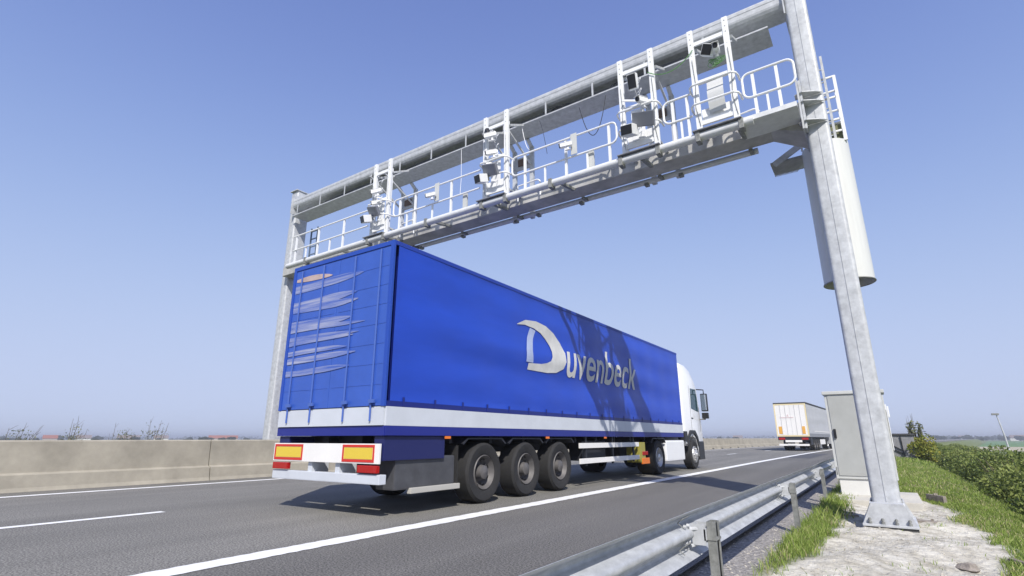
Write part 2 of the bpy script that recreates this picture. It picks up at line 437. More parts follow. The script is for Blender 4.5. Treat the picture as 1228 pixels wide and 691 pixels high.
# ------------------------------------------------------------------ guard rail
gr = thing('guardrail', (-1.17, 0, -.08), 'galvanised steel guardrail with wavy beam along the shoulder', 'guardrail')
PY = [4.0 + 3.85 * i for i in range(-2, 28)]
wp = [(0.050, 0.0), (0.040, .010), (-.036, .050), (-.046, .062), (-.046, .078), (-.036, .090), (.030, .122), (.040, .134), (.040, .156), (.030, .168), (-.036, .200), (-.046, .212), (-.046, .228), (-.036, .240), (.040, .280), (.050, .290)]
def rail_seg(Ya, Yb, sh, splice):
    th = .004; zb = .295
    Yv = [Ya, Yb] if Yb < 24 else list(np.linspace(Ya, Yb, 4))
    pts = [(x + sh, z) for x, z in wp] + [(x + sh - th, z) for x, z in reversed(wp)]
    k = len(pts); n = len(Yv) - 1
    vs = [(-1.22 + x + off(Y), Y, z + zb) for Y in Yv for x, z in pts]
    fs = [(i * k + j, i * k + (j + 1) % k, (i + 1) * k + (j + 1) % k, (i + 1) * k + j) for i in range(n) for j in range(k)]
    h_ = len(wp)
    for e in (0, n):
        for j in range(h_ - 1): fs.append((e * k + j, e * k + j + 1, e * k + k - 2 - j, e * k + k - 1 - j))
    return MB().add(vs, fs, True).build('rail_beam', galv_rail, gr)
for i in range(len(PY) - 1):
    rail_seg(PY[i] - .28, PY[i + 1] + .04, .006 if i % 2 else 0, True)
for i, Y in enumerate(PY):
    if Y < 0: continue
    ox = off(Y); x = -1.10 + ox
    s = MB()  # sigma shaped post
    for (a, b_, c_, d_) in ((x, x + .006, Y - .05, Y + .05), (x, x + .055, Y - .056, Y - .050), (x, x + .055, Y + .050, Y + .056), (x + .049, x + .055, Y - .05, Y - .030), (x + .049, x + .055, Y + .030, Y + .05)):
        s.box(a, b_, c_, d_, -.4, .515)
    s.box(x - .004, x + .060, Y - .062, Y + .062, .40, .415)
    p = s.build('post', galv_dark, gr)
    br = MB()
    br.tube([(x - .0, Y - .02, .46), (x - .05, Y - .09, .47), (x - .10, Y - .12, .47)], .012, 6)
    br.tube([(x - .0, Y - .02, .40), (x - .05, Y - .06, .38), (x - .10, Y - .10, .36)], .012, 6)
    br.box(x - .09, x - .002, Y - .10, Y - .092, .37, .50)
    br.box(x - .09, x - .002, Y + .03, Y + .038, .37, .50)
    br.box(x - .010, x - .002, Y - .10, Y + .05, .40, .47)
    if Y < 30:
        for zz in (.40, .50):
            for dy in (-.20, -.13):
                br.lathe([(-.0, .0), (-.0, .014), (.016, .012), (.02, 0)], (-1.22 + .01 + ox, Y + dy, zz - .01), 'x', 6)
    br.build('spacer_bracket', galv, gr)
    if Y < 24:
        c_ = MB()
        for z0, z1 in ((.335, .385), (.50, .55)):
            c_.tube([(-1.185 + ox, Y - .30, z0), (-1.215 + ox, Y - .31, (z0 + z1) / 2), (-1.185 + ox, Y - .30, z1), (-1.185 + ox, Y - .16, z1 + .004)], .004, 5)
        c_.build('strap', galv_dark, gr)

# ------------------------------------------------------------------ gantry
SL = -0.0085      # the beams sag a little towards the far post
def zt(x): return SL * (-x)
G = thing('gantry', (0, 9.6, -.1), 'galvanised steel portal gantry with two posts, box beam and railed walkway over the carriageway', 'gantry')
def rrect(x0, x1, y0, y1, r, n=5):
    pts = []
    for cx, cy, a0 in ((x1 - r, y1 - r, 0), (x0 + r, y1 - r, 90), (x0 + r, y0 + r, 180), (x1 - r, y0 + r, 270)):
        for i in range(n + 1):
            a = R(a0 + 90 * i / n); pts.append((cx + r * math.cos(a), cy + r * math.sin(a)))
    return pts
def gpost(xc, zb, ya=9.32, yb=9.92):
    p = MB().prism(rrect(xc - .17, xc + .17, ya, yb, .055), 'z', zb + .27, 9.35, True)
    p.box(xc - .0035, xc + .0035, ya - .008, ya + .001, zb + .3, 9.3)
    o = p.build('post', galv, G)
    b = MB(); b.box(xc - .20, xc + .20, ya - .06, yb + .06, 9.35, 9.38, .006)
    b.build('cap_plate', galv, o)
    b = MB()
    b.box(xc - .31, xc + .31, 9.02, 10.2, zb, zb + .03, .006)
    # trapezoid gussets front and back, sides
    for y in (9.10, 10.08):
        b.prism([(xc - .30, zb + .031), (xc + .30, zb + .031), (xc + .185, zb + .285), (xc - .185, zb + .285)], 'y', y, y + .02)
    b.prism([(9.121, zb + .031), (10.079, zb + .031), (9.95, zb + .285), (9.29, zb + .285)], 'x', xc - .20, xc - .185)
    b.prism([(9.121, zb + .031), (10.079, zb + .031), (9.95, zb + .285), (9.29, zb + .285)], 'x', xc + .185, xc + .20)
    b.box(xc - .185, xc + .185, 9.121, 9.318, zb + .27, zb + .285); b.box(xc - .185, xc + .185, 9.922, 10.079, zb + .27, zb + .285)
    b.build('base_plate', galv, o)
    g = MB(); g.box(xc - .30, xc + .30, 9.04, 10.18, zb - .07, zb - .003)
    g.build('grout_pad', mat('dark_grout', (.06, .06, .06), .9), o)
    bl = MB()
    for dx in (-.22, -.075, .075, .22):
        for yy in (9.06, 10.14):
            bl.lathe([(0, .022), (.028, .022), (.028, .012), (.075, .012), (.075, 0)], (xc + dx, yy, zb + .03), 'z', 8)
        bl.lathe([(.0, .012), (-.02, .020), (-.03, .020), (-.03, 0)], (xc + dx, 9.101, zb + .085), 'y', 6)
    bl.build('anchor_bolts', galv_dark, o)
    return o
postR = gpost(-.13, -.075); postL = gpost(-15.68, -.1, 9.50, 10.0)
postR['label'] = 'near gantry post'; postL['label'] = 'far gantry post behind the concrete barrier'

def sbox(b, x0, x1, y0, y1, z0, z1):
    """long box along X following the slope"""
    vs = [(x, y, z + zt(x)) for x in (x0, x1) for y in (y0, y1) for z in (z0, z1)]
    return b.add(vs, [(0, 1, 3, 2), (4, 6, 7, 5), (0, 4, 5, 1), (2, 3, 7, 6), (0, 2, 6, 4), (1, 5, 7, 3)])
def sprism(b, poly, x0, x1, smooth=False):
    n = len(poly); vs = [(x, p[0], p[1] + zt(x)) for x in (x0, x1) for p in poly]
    b.add(vs, [(i, (i + 1) % n, n + (i + 1) % n, n + i) for i in range(n)], smooth); k = len(b.v) - 2 * n
    b.f += [tuple(k + i for i in range(n))[::-1], tuple(k + n + i for i in range(n))]; b.sm += [False, False]
ub = MB()
oct_ = [(9.36, 8.86), (9.37, 8.82), (9.40, 8.77), (9.46, 8.74), (9.78, 8.74), (9.84, 8.77), (9.88, 8.84), (9.88, 9.04), (9.84, 9.10), (9.42, 9.10), (9.37, 9.06), (9.36, 9.03)]
sprism(ub, oct_, -15.488, -.31)
sbox(ub, -15.48, -.31, 9.354, 9.36, 8.965, 8.972)
ubo = ub.build('upper_beam', galv, G)
fl = MB()
for xa, xb in ((-.325, -.30), (-15.508, -15.49)):
    sbox(fl, xa, xb, 9.30, 9.94, 8.55, 9.25)
fl.build('flange', galv, G)
# cable tray hung under the upper beam
tr = MB()
sbox(tr, -15.42, -.62, 9.345, 9.92, 8.420, 8.430)
sbox(tr, -15.42, -.62, 9.332, 9.345, 8.418, 8.450); sbox(tr, -15.42, -.62, 9.92, 9.932, 8.418, 8.450)
tro = tr.build('cable_tray', galv, G)
hg = MB()
x = -15.2
while x < -.7:
    hg.box(x - .02, x + .02, 9.36, 9.372, 8.43 + zt(x), 8.80 + zt(x)); hg.box(x - .02, x + .02, 9.88, 9.892, 8.43 + zt(x), 8.80 + zt(x)); x += 1.22
hg.build('hangers', galv, tro)
cb = MB()
for j in range(18):
    pts = []
    yy = 9.37 + .028 * j; ph = random.random() * 6
    x0 = random.uniform(-15.2, -12); x1 = random.uniform(-2.6, -.9)
    for k in range(60):
        x = x0 + (x1 - x0) * k / 59
        pts.append((x, yy + .02 * math.sin(x * 2 + ph), 8.45 + .035 * (j % 4) + .03 * abs(math.sin(x * 1.3 + ph)) + zt(x)))
    cb.tube(pts, .017, 5)
for x in (-3.6, -5.3, -6.5, -10.7):
    for q in range(5):
        r_ = random.uniform(.07, .13)
        cb.tube([(x + q * .12 + 2.2 * r_ * math.cos(a / 12 * 6.283), 9.40 + .02 * q, 8.54 + zt(x) + r_ * .6 * math.sin(a / 12 * 6.283)) for a in range(12)], .008, 5, closed=True)
cb.build('cable_bundle', darkcable, tro)
# lower box beam + walkway
lb = MB(); sprism(lb, [(9.30, 6.31), (9.31, 6.30), (9.75, 6.30), (9.76, 6.31), (9.76, 6.58), (9.30, 6.58)], -15.49, -.85)
lb.add([(x, y, z) for x, ys_, zs_ in ((-.85, (9.30, 9.76), (6.30, 6.58)), (-.31, (9.28, 10.0), (6.08, 6.66))) for y in ys_ for z in zs_], [(0, 1, 3, 2), (4, 6, 7, 5), (0, 4, 5, 1), (2, 3, 7, 6), (0, 2, 6, 4), (1, 5, 7, 3)])
lb.build('lower_beam', soffit, G)
lf = MB()
for z in (6.18, 6.55, 6.72):
    for y in (9.24,):
        lf.prism([(-.38, 9.31), (-.38, 9.16), (-.26, 9.10), (-.08, 9.20), (.04, 9.31)], 'z', z, z + .015)
lf.box(-.335, -.305, 9.12, 10.05, 6.05, 7.0); lf.box(-.30, -.265, 9.14, 9.31, 6.05, 6.98)
lf.build('lower_flange', galv, G)
wk = MB()
sbox(wk, -15.3, -.95, 9.29, 9.95, 6.582, 6.60)
wo_ = wk.build('walkway_floor', mat('walkway_plate', (.66, .67, .69), .5, .1, .1, 3), G)
cbm = MB(); x = -13.5
while x < -1.2:
    cbm.beam((x, 8.66, 6.20 + zt(x)), (x, 9.31, 6.29 + zt(x)), .07, .06); cbm.beam((x, 9.75, 6.275 + zt(x)), (x, 9.98, 6.30 + zt(x)), .07, .05)
    x += 1.75
cbm.build('cross_brackets', galv_dark, wo_)
tb = MB()
tb.tube([(-14.15, 8.62, 6.19 + zt(-14.15)), (-1.0, 8.62, 6.19 + zt(-1))], .078, 12)
tb.tube([(-11.8, 9.98, 6.335 + zt(-11.8)), (-1.15, 9.98, 6.335 + zt(-1.15))], .06, 12)
sbox(tb, -1.24, -.34, 8.60, 8.68, 6.20, 6.285)
sbox(tb, -1.24, -.34, 8.66, 9.30, 6.255, 6.283)
tb.build('edge_tube', mat('bright_galvanised', (.62, .63, .64), .5, .05, .08, 8), wo_)
ck = MB()
for x in (-3.35, -2.62, -1.9, -1.18, -6.7, -6.05, -10.5, -9.9, -8.4, -4.9, -13.2):
    ck.box(x - .04, x + .04, 8.53, 8.70, 6.07 + zt(x), 6.27 + zt(x), .008)
    if x < -1.9: ck.box(x - .045, x + .045, 9.93, 10.04, 6.24 + zt(x), 6.32 + zt(x), .01)
ck.build('tube_clamps', galv_dark, wo_)
# far-side frames (H shaped hangers) that tie tray and walkway
for x0 in (-10.9, -6.82, -3.22):
    hm = MB(); 
    for xx in (x0, x0 + .52): hm.box(xx - .05, xx + .05, 10.06, 10.14, 6.3 + zt(xx), 8.28 + zt(xx))
    hm.box(x0 + .05, x0 + .47, 10.07, 10.13, 7.72 + zt(x0), 8.05 + zt(x0)); hm.box(x0 + .05, x0 + .47, 10.07, 10.13, 6.9 + zt(x0), 6.98 + zt(x0))
    for xx in (x0, x0 + .52): hm.beam((xx, 10.1, 8.25 + zt(xx)), (xx - .0, 9.9, 8.40 + zt(xx)), .08, .06)
    for xx in (x0, x0 + .52): hm.beam((xx, 10.05, 7.75 + zt(xx)), (xx, 8.8, 8.3 + zt(xx)), .04, .04)
    hmo = hm.build('hanger_frame', galv, G)
    hb = MB(); hb.box(x0 + .10, x0 + .42, 9.98, 10.06, 6.5 + zt(x0), 6.95 + zt(x0), .01); hb.build('junction_box', cabgrey, hmo)
    hb2 = MB(); hb2.box(x0 + .14, x0 + .40, 10.03, 10.065, 7.80 + zt(x0), 7.98 + zt(x0)); hb2.build('name_plate', mat('brown_plate', (.12, .08, .06), .6), hmo)

# handrails
def arc(cx, cz, r, a0, a1, y, n=6): return [(cx + r * math.cos(R(a0 + (a1 - a0) * i / n)), y, cz + r * math.sin(R(a0 + (a1 - a0) * i / n))) for i in range(n + 1)]
def handrail(x0, x1, posts, lend=True, rend=True, zb=6.29, zm=6.70, ztp=7.16, y=8.70, short=True, closed=False):
    b = MB(); r = .12
    if closed:
        zm = 6.68
        pts = arc(x1 - r, ztp - r, r, 90, 0, y) + arc(x1 - r, zm + r, r, 0, -90, y) + arc(x0 + r, zm + r, r, 270, 180, y) + arc(x0 + r, ztp - r, r, 180, 90, y)
        b.tube([(p[0], p[1], p[2] + zt(p[0])) for p in pts], .021, 8, closed=True)
    else:
        pts = []
        if lend: pts += [(x0 + .3, y, zm)] + arc(x0 + r, zm + r, r, 270, 180, y) + arc(x0 + r, ztp - r, r, 180, 90, y)
        else: pts += [(x0, y, ztp)]
        if rend: pts += arc(x1 - r, ztp - r, r, 90, 0, y) + arc(x1 - r, zm + r, r, 0, -90, y) + [(x1 - .3, y, zm)]
        else: pts += [(x1, y, ztp)]
        b.tube([(p[0], p[1], p[2] + zt(p[0])) for p in pts], .021, 8)
        b.tube([(x0 + (.3 if lend else 0), y, zm + zt(x0)), (x1 - (.3 if rend else 0), y, zm + zt(x1))], .021, 8)
    for i, xp in enumerate(posts):
        b.box(xp - .024, xp + .024, y + .001, y + .045, zb + zt(xp), ztp + zt(xp))
        if short and i < len(posts) - 1:
            xm = xp + min(.62, (posts[i + 1] - xp) * .5)
            b.box(xm - .018, xm + .018, y + .001, y + .035, zb + zt(xm), zm + zt(xm))
    return b.build('handrail', whitep, G)
handrail(-14.08, -10.7, [-13.98, -12.9, -11.75], lend=False, rend=False)
handrail(-9.72, -6.85, [-9.5, -8.95, -7.75], lend=True, rend=False)
handrail(-5.95, -3.45, [-5.62, -4.60, -3.62], lend=True, rend=True)
handrail(-2.50, -1.98, [-2.33, -2.06], lend=True, rend=False)
handrail(-1.10, -.30, [-.93, -.56], closed=True)
# far side rails (mostly behind): low piece by each frame
for (x0, x1) in ((-9.9, -9.4), (-6.1, -5.5), (-1.3, -.95)):
    b = MB(); pts = [(x0, 9.15, 6.32)] + [(x0, 9.15, 6.70)] + arc(x1 - .1, 6.62, .1, 90, 0, 9.15) + [(x1, 9.15, 6.32)]
    b.tube([(p[0], p[1], p[2] + zt(p[0])) for p in pts], .018, 8); b.build('rail_loop', whitep, G)

# uprights that carry the cameras
def cframe(x0, x1, zb=6.33, ztop=8.5):
    b = MB(); y = 8.72; z0 = zt(x0)
    for xx in (x0, x1):
        b.box(xx - .05, xx + .05, y - .035, y + .035, zb + z0, ztop + z0, .008)
        b.box(xx - .018, xx + .018, y + .035, y + .10, zb + .1 + z0, ztop - .25 + z0)
    o = b.build('camera_frame', whitep, G)
    c = MB()
    for z in (6.50, 7.34, 8.18):
        c.box(x0 + .05, x1 - .05, y - .02, y + .02, z - .04 + z0, z + .04 + z0)
    c.box(x0 + .06, x1 - .06, y + .022, y + .028, 6.54 + z0, 6.78 + z0)
    c.build('cross_bars', whitep, o)
    hl = MB()
    for z in (6.82, 7.22):
        hl.tube([(x0 - .10, y + .16, z + z0)] + [(x0 - .10, y + .0, z + z0), (x0 - .08, y - .10, z + z0), (x0 - .02, y - .16, z + z0), (x1 + .02, y - .16, z + z0), (x1 + .08, y - .10, z + z0), (x1 + .10, y, z + z0), (x1 + .10, y + .16, z + z0)], .02, 8)
    hl.build('hoops', whitep, o)
    tr_ = MB(); tr_.box(x0 - .09, x1 + .09, 8.50, 8.78, 6.262 + z0, 6.282 + z0)
    tr_.build('step_plate', mat('dark_plate', (.22, .225, .24), .5, .3, .2, 8), o)
    ho = MB()
    for xx in (x0, x1):
        for k in range(3): ho.lathe([(0, .011), (-.003, .011), (-.003, 0)], (xx, y - .0355, ztop - .08 - .12 * k + z0), 'y', 8)
        for k in range(8): ho.lathe([(0, .006), (-.003, .006), (-.003, 0)], (xx, y - .0355, zb + .2 + .2 * k + z0), 'y', 6)
        ho.tube([(xx + .03, y - .045, zb + .1 + z0), (xx - .02, y - .05, zb + .5 + z0), (xx + .02, y - .05, zb + 1.0 + z0), (xx + .0, y - .05, zb + 1.5 + z0)], .005, 4)
    ho.build('bolt_holes', galv_dark, o)
    brb = MB()
    for xx in (x0, x1):
        brb.beam((xx + .06, y + .05, 8.10 + z0), (xx + .06, 9.33, 8.40 + z0), .05, .05); brb.beam((xx, y + .05, 6.50 + z0), (xx, 9.31, 6.50 + z0), .05, .05)
    brb.build('tie_bars', galv, o)
    return o
FR = [(-10.55, -9.98), (-6.72, -6.12), (-3.30, -2.66), (-1.88, -1.25)]
for i, (a, b_) in enumerate(FR): cframe(a, b_)

# access ladder with round shroud behind the near post
sh = MB()
n = 40; r1 = .375; cy = 10.42; cx = -.10
for (ra, rb) in ((r1, r1 - .012),):
    for (ra_, flip) in ((ra, 0), (rb, 1)):
        sh.add([(cx + ra_ * math.cos(2 * math.pi * j / n), cy + ra_ * math.sin(2 * math.pi * j / n), z) for z in (3.62, 6.22) for j in range(n)], [(j, (j + 1) % n, n + (j + 1) % n, n + j) for j in range(n)], True)
    sh.add([(cx + q * math.cos(2 * math.pi * j / n), cy + q * math.sin(2 * math.pi * j / n), z) for z in (3.62, 6.22) for q in (ra, rb) for j in range(n)], [(j, (j + 1) % n, n + (j + 1) % n, n + j) for j in range(n)] + [(2 * n + j, 2 * n + (j + 1) % n, 3 * n + (j + 1) % n, 3 * n + j) for j in range(n)])
sho = sh.build('ladder_shroud', mat('shroud_grey_white', (.58, .59, .58), .5, 0, .04, 3, stretch=(6, 6, .3)), G)
rim = MB(); rim.tube([(cx + (r1 + .004) * math.cos(a / 32 * 6.2832), cy + (r1 + .004) * math.sin(a / 32 * 6.2832), 3.62) for a in range(32)], .012, 6, closed=True); rim.build('rim', galv_dark, sho)
ld = MB()
for dx in (-.2, .2): ld.box(cx + dx - .02, cx + dx + .02, cy - .26, cy - .22, 3.7, 8.0)
z = 3.8
while z < 8: ld.tube([(cx - .2, cy - .24, z), (cx + .2, cy - .24, z)], .014, 6); z += .28
ld.build('ladder', galv, G)
pf = MB()
for xx, yv in ((.25, 10.25), (.25, 10.75)): pf.box(xx - .025, xx + .025, yv - .025, yv + .025, 6.2, 7.55)
for z in (6.42, 6.66, 7.12, 7.55):
    pf.tube([(.0, 10.25, z), (.25, 10.25, z), (.25, 10.75, z), (-.3, 10.75, z)], .024, 8)
pf.box(-.05, .22, 10.28, 10.9, 6.60, 6.62)
for k in range(4): pf.tube([(.16 - k * .13, 10.72, 6.6), (.2 - k * .12, 10.80, 6.2)], .014, 6)
for dx in (-.45, -.36, -.27): pf.tube([(dx, 10.15, 6.42), (dx + .01, 10.12, 6.3), (dx, 10.14, 6.15)], .016, 6)
pf.build('ladder_platform', whitep, G)
MB().box(-.02, .22, 10.30, 10.31, 6.28, 6.58).build('kick_panel', mat('olive_panel', (.16, .17, .09), .7), G)
gp = MB()
for k in range(26):
    x0 = -1.02 + k * .022
    gp.box(x0, x0 + .012, 10.36, 10.95 - max(0, k - 18) * .04, 6.15, 6.18)
gp.box(-1.02, -.45, 10.36, 10.95, 6.185, 6.19)
gp.beam((-.95, 10.33, 6.12), (-.40, 10.33, 6.42), .02, .12)
gp.build('grating_panel', galv, G)
lad = MB()
for dx in (0, .34): lad.box(-15.2 + dx, -15.16 + dx, 9.96, 10.0, 6.6, 8.0)
for k in range(5): lad.box(-15.16, -14.86, 9.965, 9.995, 6.75 + k * .28, 6.78 + k * .28)
lad.build('step_ladder', mat('blue_grey_steel', (.12, .16, .22), .5, .3), G)
# hanging cables
hc = MB()
def hang(a, b_, sag, r=.008, n=14):
    a = Vector(a); b_ = Vector(b_); return [a.lerp(b_, i / n) + Vector((0, 0, -sag * 4 * (i / n) * (1 - i / n))) for i in range(n + 1)]
hc.tube(hang((-4.55, 9.34, 8.25), (-3.9, 9.34, 8.30), .85), .009, 5)
hc.tube(hang((-5.6, 9.34, 8.30), (-5.1, 8.8, 7.0), -.1), .006, 5)
hc.build('hanging_cable', darkcable, G)
hw = MB(); hw.tube(hang((-6.3 + .2, 9.34, 8.32), (-5.75 + .2, 8.8, 7.25), .15), .007, 5); hw.tube([(-8.0, 9.34, 8.35), (-7.98, 9.34, 7.5), (-7.97, 9.3, 7.0)], .006, 5)
hw.build('white_cable', whitep, G)
gc = MB()
gc.tube(hang((-2.72, 8.66, 7.92), (-1.85, 8.66, 8.02), .22), .009, 5)
for q in range(7):
    c0 = (-1.52 + .02 * q, 8.70 - .03 * q, 7.60 + .03 * math.sin(q))
    gc.tube([(c0[0] + .10 * math.cos(a / 10 * 6.283 + q), c0[1] + .02 * q, c0[2] + .07 * math.sin(a / 10 * 6.283)) for a in range(10)], .006, 5, closed=True)
gc.build('green_cable', green, G)
# curved white sheet in the right-hand frame
ws = MB(); vs = []; N = 10
for i in range(N + 1):
    z = 6.62 + .70 * i / N; y = 8.70 - .06 * math.sin(i / N * 3.14) + (.03 if i > 6 else 0)
    vs += [(-1.68, y, z), (-1.40, y - .01, z), (-1.68, y + .006, z), (-1.40, y - .004, z)]
fs = []
for i in range(N): a = i * 4; fs += [(a, a + 1, a + 5, a + 4), (a + 2, a + 6, a + 7, a + 3), (a, a + 4, a + 6, a + 2), (a + 1, a + 3, a + 7, a + 5)]
ws.add(vs, fs, True).build('cover_sheet', mat('sheet_grey', (.55, .56, .56), .6), G)

# ------------------------------------------------------------------ devices on the frames (things bolted on: each one lifts off)
def bullet_cam(loc, dirv, label, size=1., roll=0):
    size *= .82
    d = Vector(dirv).normalized(); t = thing('enforcement_camera', loc, label, 'camera', 'cameras and sensors on the gantry')
    q = d.to_track_quat('Y', 'Z').to_matrix().to_4x4() @ Matrix.Scale(size, 4)
    def P(b, name, m):
        me = b.mesh(name); me.transform(q); me.materials.append(m); o = bpy.data.objects.new(name, me); COL.objects.link(o); o.parent = t; return o
    P(MB().box(-.055, .055, -.17, .13, -.05, .05, .012), 'housing', whitep)
    P(MB().box(-.062, .062, -.15, .17, .052, .060, .002), 'sun_shield', whitep)
    l = MB().lathe([(.13, .046), (.155, .046), (.157, .036), (.145, .034), (.145, 0)], (0, 0, 0), 'y', 18); P(l, 'lens', black)
    b = MB(); b.box(-.02, .02, -.08, -.04, -.14, -.05); b.box(-.03, .03, -.12, .02, -.15, -.138); P(b, 'bracket', whitep)
    return t
def flash_box(loc, dirv, label, sx=.22, sz=.18, dep=.16, body=whitep, face=black, name='flash_unit', cat='flash unit', tilt=0.):
    d = Vector(dirv).normalized(); t = thing(name, loc, label, cat, 'cameras and sensors on the gantry')
    q = d.to_track_quat('Y', 'Z').to_matrix().to_4x4() @ Matrix.Rotation(R(tilt), 4, 'Y')
    def P(b, nm, m):
        me = b.mesh(nm); me.transform(q); me.materials.append(m); o = bpy.data.objects.new(nm, me); COL.objects.link(o); o.parent = t; return o
    P(MB().box(-sx / 2, sx / 2, -dep / 2, dep / 2, -sz / 2, sz / 2, .012), 'housing', body)
    P(MB().box(-sx / 2 + .014, sx / 2 - .014, dep / 2 + .001, dep / 2 + .012, -sz / 2 + .014, sz / 2 - .014), 'front_panel', face)
    b = MB(); b.box(-.02, .02, -dep / 2 - .07, -dep / 2 - .001, -.03, .03); b.box(-.05, .05, -dep / 2 - .085, -dep / 2 - .071, -.06, .06); P(b, 'bracket', galv)
    return t
names = ['camera frame nearest the far post', 'second camera frame from the far post', 'camera frame left of the white-sheet frame', 'camera frame with the white sheet']
for i, (a, b_) in enumerate(FR[:2]):
    z0 = zt(a); m_ = (a + b_) / 2; w_ = ['leftmost camera frame', 'second camera frame from the left'][i]
    bullet_cam((a + .20, 8.60, 7.90 + z0 if i else 7.58 + z0), (-1, -.35, -.12), 'white tubular camera, highest device on the ' + w_, 1.2)
    if i: flash_box((a + .12, 8.62, 8.03 + z0), (-.6, -1, -.3), 'small black square sensor at the top of the second camera frame from the left', .14, .14, .08, black, black, 'sensor', 'sensor', 20)
    bullet_cam((a + .27, 8.58, 7.42 + z0 if i else 7.22 + z0), (-1, -.55, -.15), 'white tubular camera, second highest on the ' + w_, 1.1)
    bullet_cam((a + .22, 8.58, 7.14 + z0 if i else 7.0 + z0), (-1, -.6, -.1), 'small white camera above the grey sensor box, ' + w_, .75)
    flash_box((a + .34, 8.46, 6.92 + z0), (-.25, -1, -.75), 'grey rectangular sensor box on the ' + w_, .40, .26, .08, grey_dev, grey_dev, 'radar_box', 'sensor box', -16)
    flash_box((a + .13, 8.40, 6.72 + z0), (-.35, -1, -.35), 'white flash with black front, foot of the ' + w_, .22, .19, .22, whitep, black, 'flash_unit', 'flash unit', -8)
a, b_ = FR[2]; z0 = zt(a)
flash_box((a + .29, 8.60, 7.82 + z0), (-.05, -1, -.35), 'upright white box with black window, high on the third camera frame from the left', .19, .30, .10, whitep, black, 'flash_unit', 'flash unit', -4)
bullet_cam((a + .44, 8.58, 7.33 + z0), (-.3, -1, -.25), 'white camera with round lens in the middle of the third camera frame', 1.15)
flash_box((a + .29, 8.60, 7.02 + z0), (-.1, -1, -.3), 'small black sensor in front of the panel of the third camera frame', .11, .08, .08, black, black, 'sensor', 'sensor', -8)
flash_box((a + .50, 8.44, 6.82 + z0), (-.1, -1, -.6), 'dark grey rectangular sensor box low on the third camera frame', .42, .27, .08, grey_dev, grey_dev, 'radar_box', 'sensor box', -14)
flash_box((a + .22, 8.42, 6.66 + z0), (-.15, -1, -.3), 'white housed flash with black front at the foot of the third camera frame', .25, .20, .24, whitep, black, 'flash_unit', 'flash unit', -8)
a, b_ = FR[3]; z0 = zt(a)
flash_box((a + .31, 8.60, 7.86 + z0), (-.1, -1, -.4), 'tilted white box with black window on the camera frame with the white sheet', .20, .21, .14, whitep, black, 'flash_unit', 'flash unit', -28)
bullet_cam((a + .45, 8.60, 7.84 + z0), (.1, -1, -.3), 'white camera with round lens above the tangled green cable', 1.2)
# panels behind devices are parts of the gantry
pn = MB()
for i, (a, b_) in enumerate(FR[:3]):
    z0 = zt(a)
    pn.box(a + .16, a + .42, 8.735, 8.745, 6.6 + z0, 7.28 + z0)
    pn.box(a + .22, a + .28, 8.62, 8.735, 7.0 + z0, 7.06 + z0)
    for q in range(5):
        zz = 6.75 + .24 * q + z0
        pn.tube([(a + .38, 8.60, zz), (a + .46, 8.55, zz + .07), (a + .44, 8.62, zz + .16), (a + .36, 8.64, zz + .1)], .007, 5)
    pn.beam((a + .05, 8.62, 7.5 + z0), (b_ - .05, 8.62, 7.28 + z0), .03, .04)
pn.build('device_panels', whitep, G)
for (x, z, lab) in ((-8.28, 6.86, 'small white handrail camera between the two left camera frames'), (-4.52, 6.92, 'small white handrail camera between the second and third camera frames')):
    bullet_cam((x, 8.55, z + zt(x)), (-1, -.3, -.1), lab, 1.0)
pl = MB()
for x in (-8.17, -4.38): pl.box(x - .07, x + .07, 8.655, 8.668, 6.72 + zt(x), 7.20 + zt(x), .004)
for x in (-7.35, -4.05): pl.box(x - .06, x + .06, 8.75, 8.80, 6.34 + zt(x), 6.72 + zt(x), .004)
pl.build('mounting_plate', cabgrey, G)

# ------------------------------------------------------------------ blue lorry
XR, XL, YB, YFr = -5.75, -8.30, 5.25, 18.85
AMP = .026
def cwave(Y, z): return (math.sin(z * 7.5 + .5 * math.sin(Y * .8)) * .8 + .7 * math.sin(z * 3.1 - Y * .25 + 1) + .30 * math.sin(Y * 5.2 + z * .6) + .25 * math.sin(Y * 1.9 - z * 2.2))
T = thing('articulated_lorry', (-7.02, 12, 0), 'blue curtain-sided articulated lorry with white cab in the near lane under the gantry', 'lorry')
def wavy_side(X, Y0_, Y1_, Z0, Z1, side, amp, name, m, parent, ny_=150, nz=40):
    vs = []; 
    for j in range(nz + 1):
        for i in range(ny_ + 1):
            Y = Y0_ + (Y1_ - Y0_) * i / ny_; z = Z0 + (Z1 - Z0) * j / nz
            e = math.sin(math.pi * i / ny_) ** .3 * math.sin(math.pi * min(1, j / nz * 1.0)) ** .4 if 0 < i < ny_ and 0 < j < nz else 0
            d = amp * e * cwave(Y, z)
            vs.append((X + side * d, Y, z))
    fs = [(j * (ny_ + 1) + i, j * (ny_ + 1) + i + 1, (j + 1) * (ny_ + 1) + i + 1, (j + 1) * (ny_ + 1) + i) for j in range(nz) for i in range(ny_)]
    b = MB().add(vs, fs, True); return b.build(name, m, parent)
body = MB().box(XL + .09, XR - .09, YB + .02, YFr - .01, 1.18, 3.97, .01).build('trailer_box', tarp_dk, T)
wavy_side(XR, YB + .06, YFr - .02, 1.58, 3.95, 1, AMP, 'side_curtain', tarp, T)
wavy_side(XL, YB + .06, YFr - .02, 1.58, 3.95, -1, .012, 'side_curtain', tarp, T)
b = MB(); b.box(XR - .03, XR + .006, YB, YFr, 3.93, 4.0, .01); b.box(XL - .006, XL + .03, YB, YFr, 3.93, 4.0, .01); b.box(XL + .03, XR - .03, YB, YFr, 3.972, 4.0)
b.build('roof', mat('blue_roof', (.012, .04, .30), .5), T)
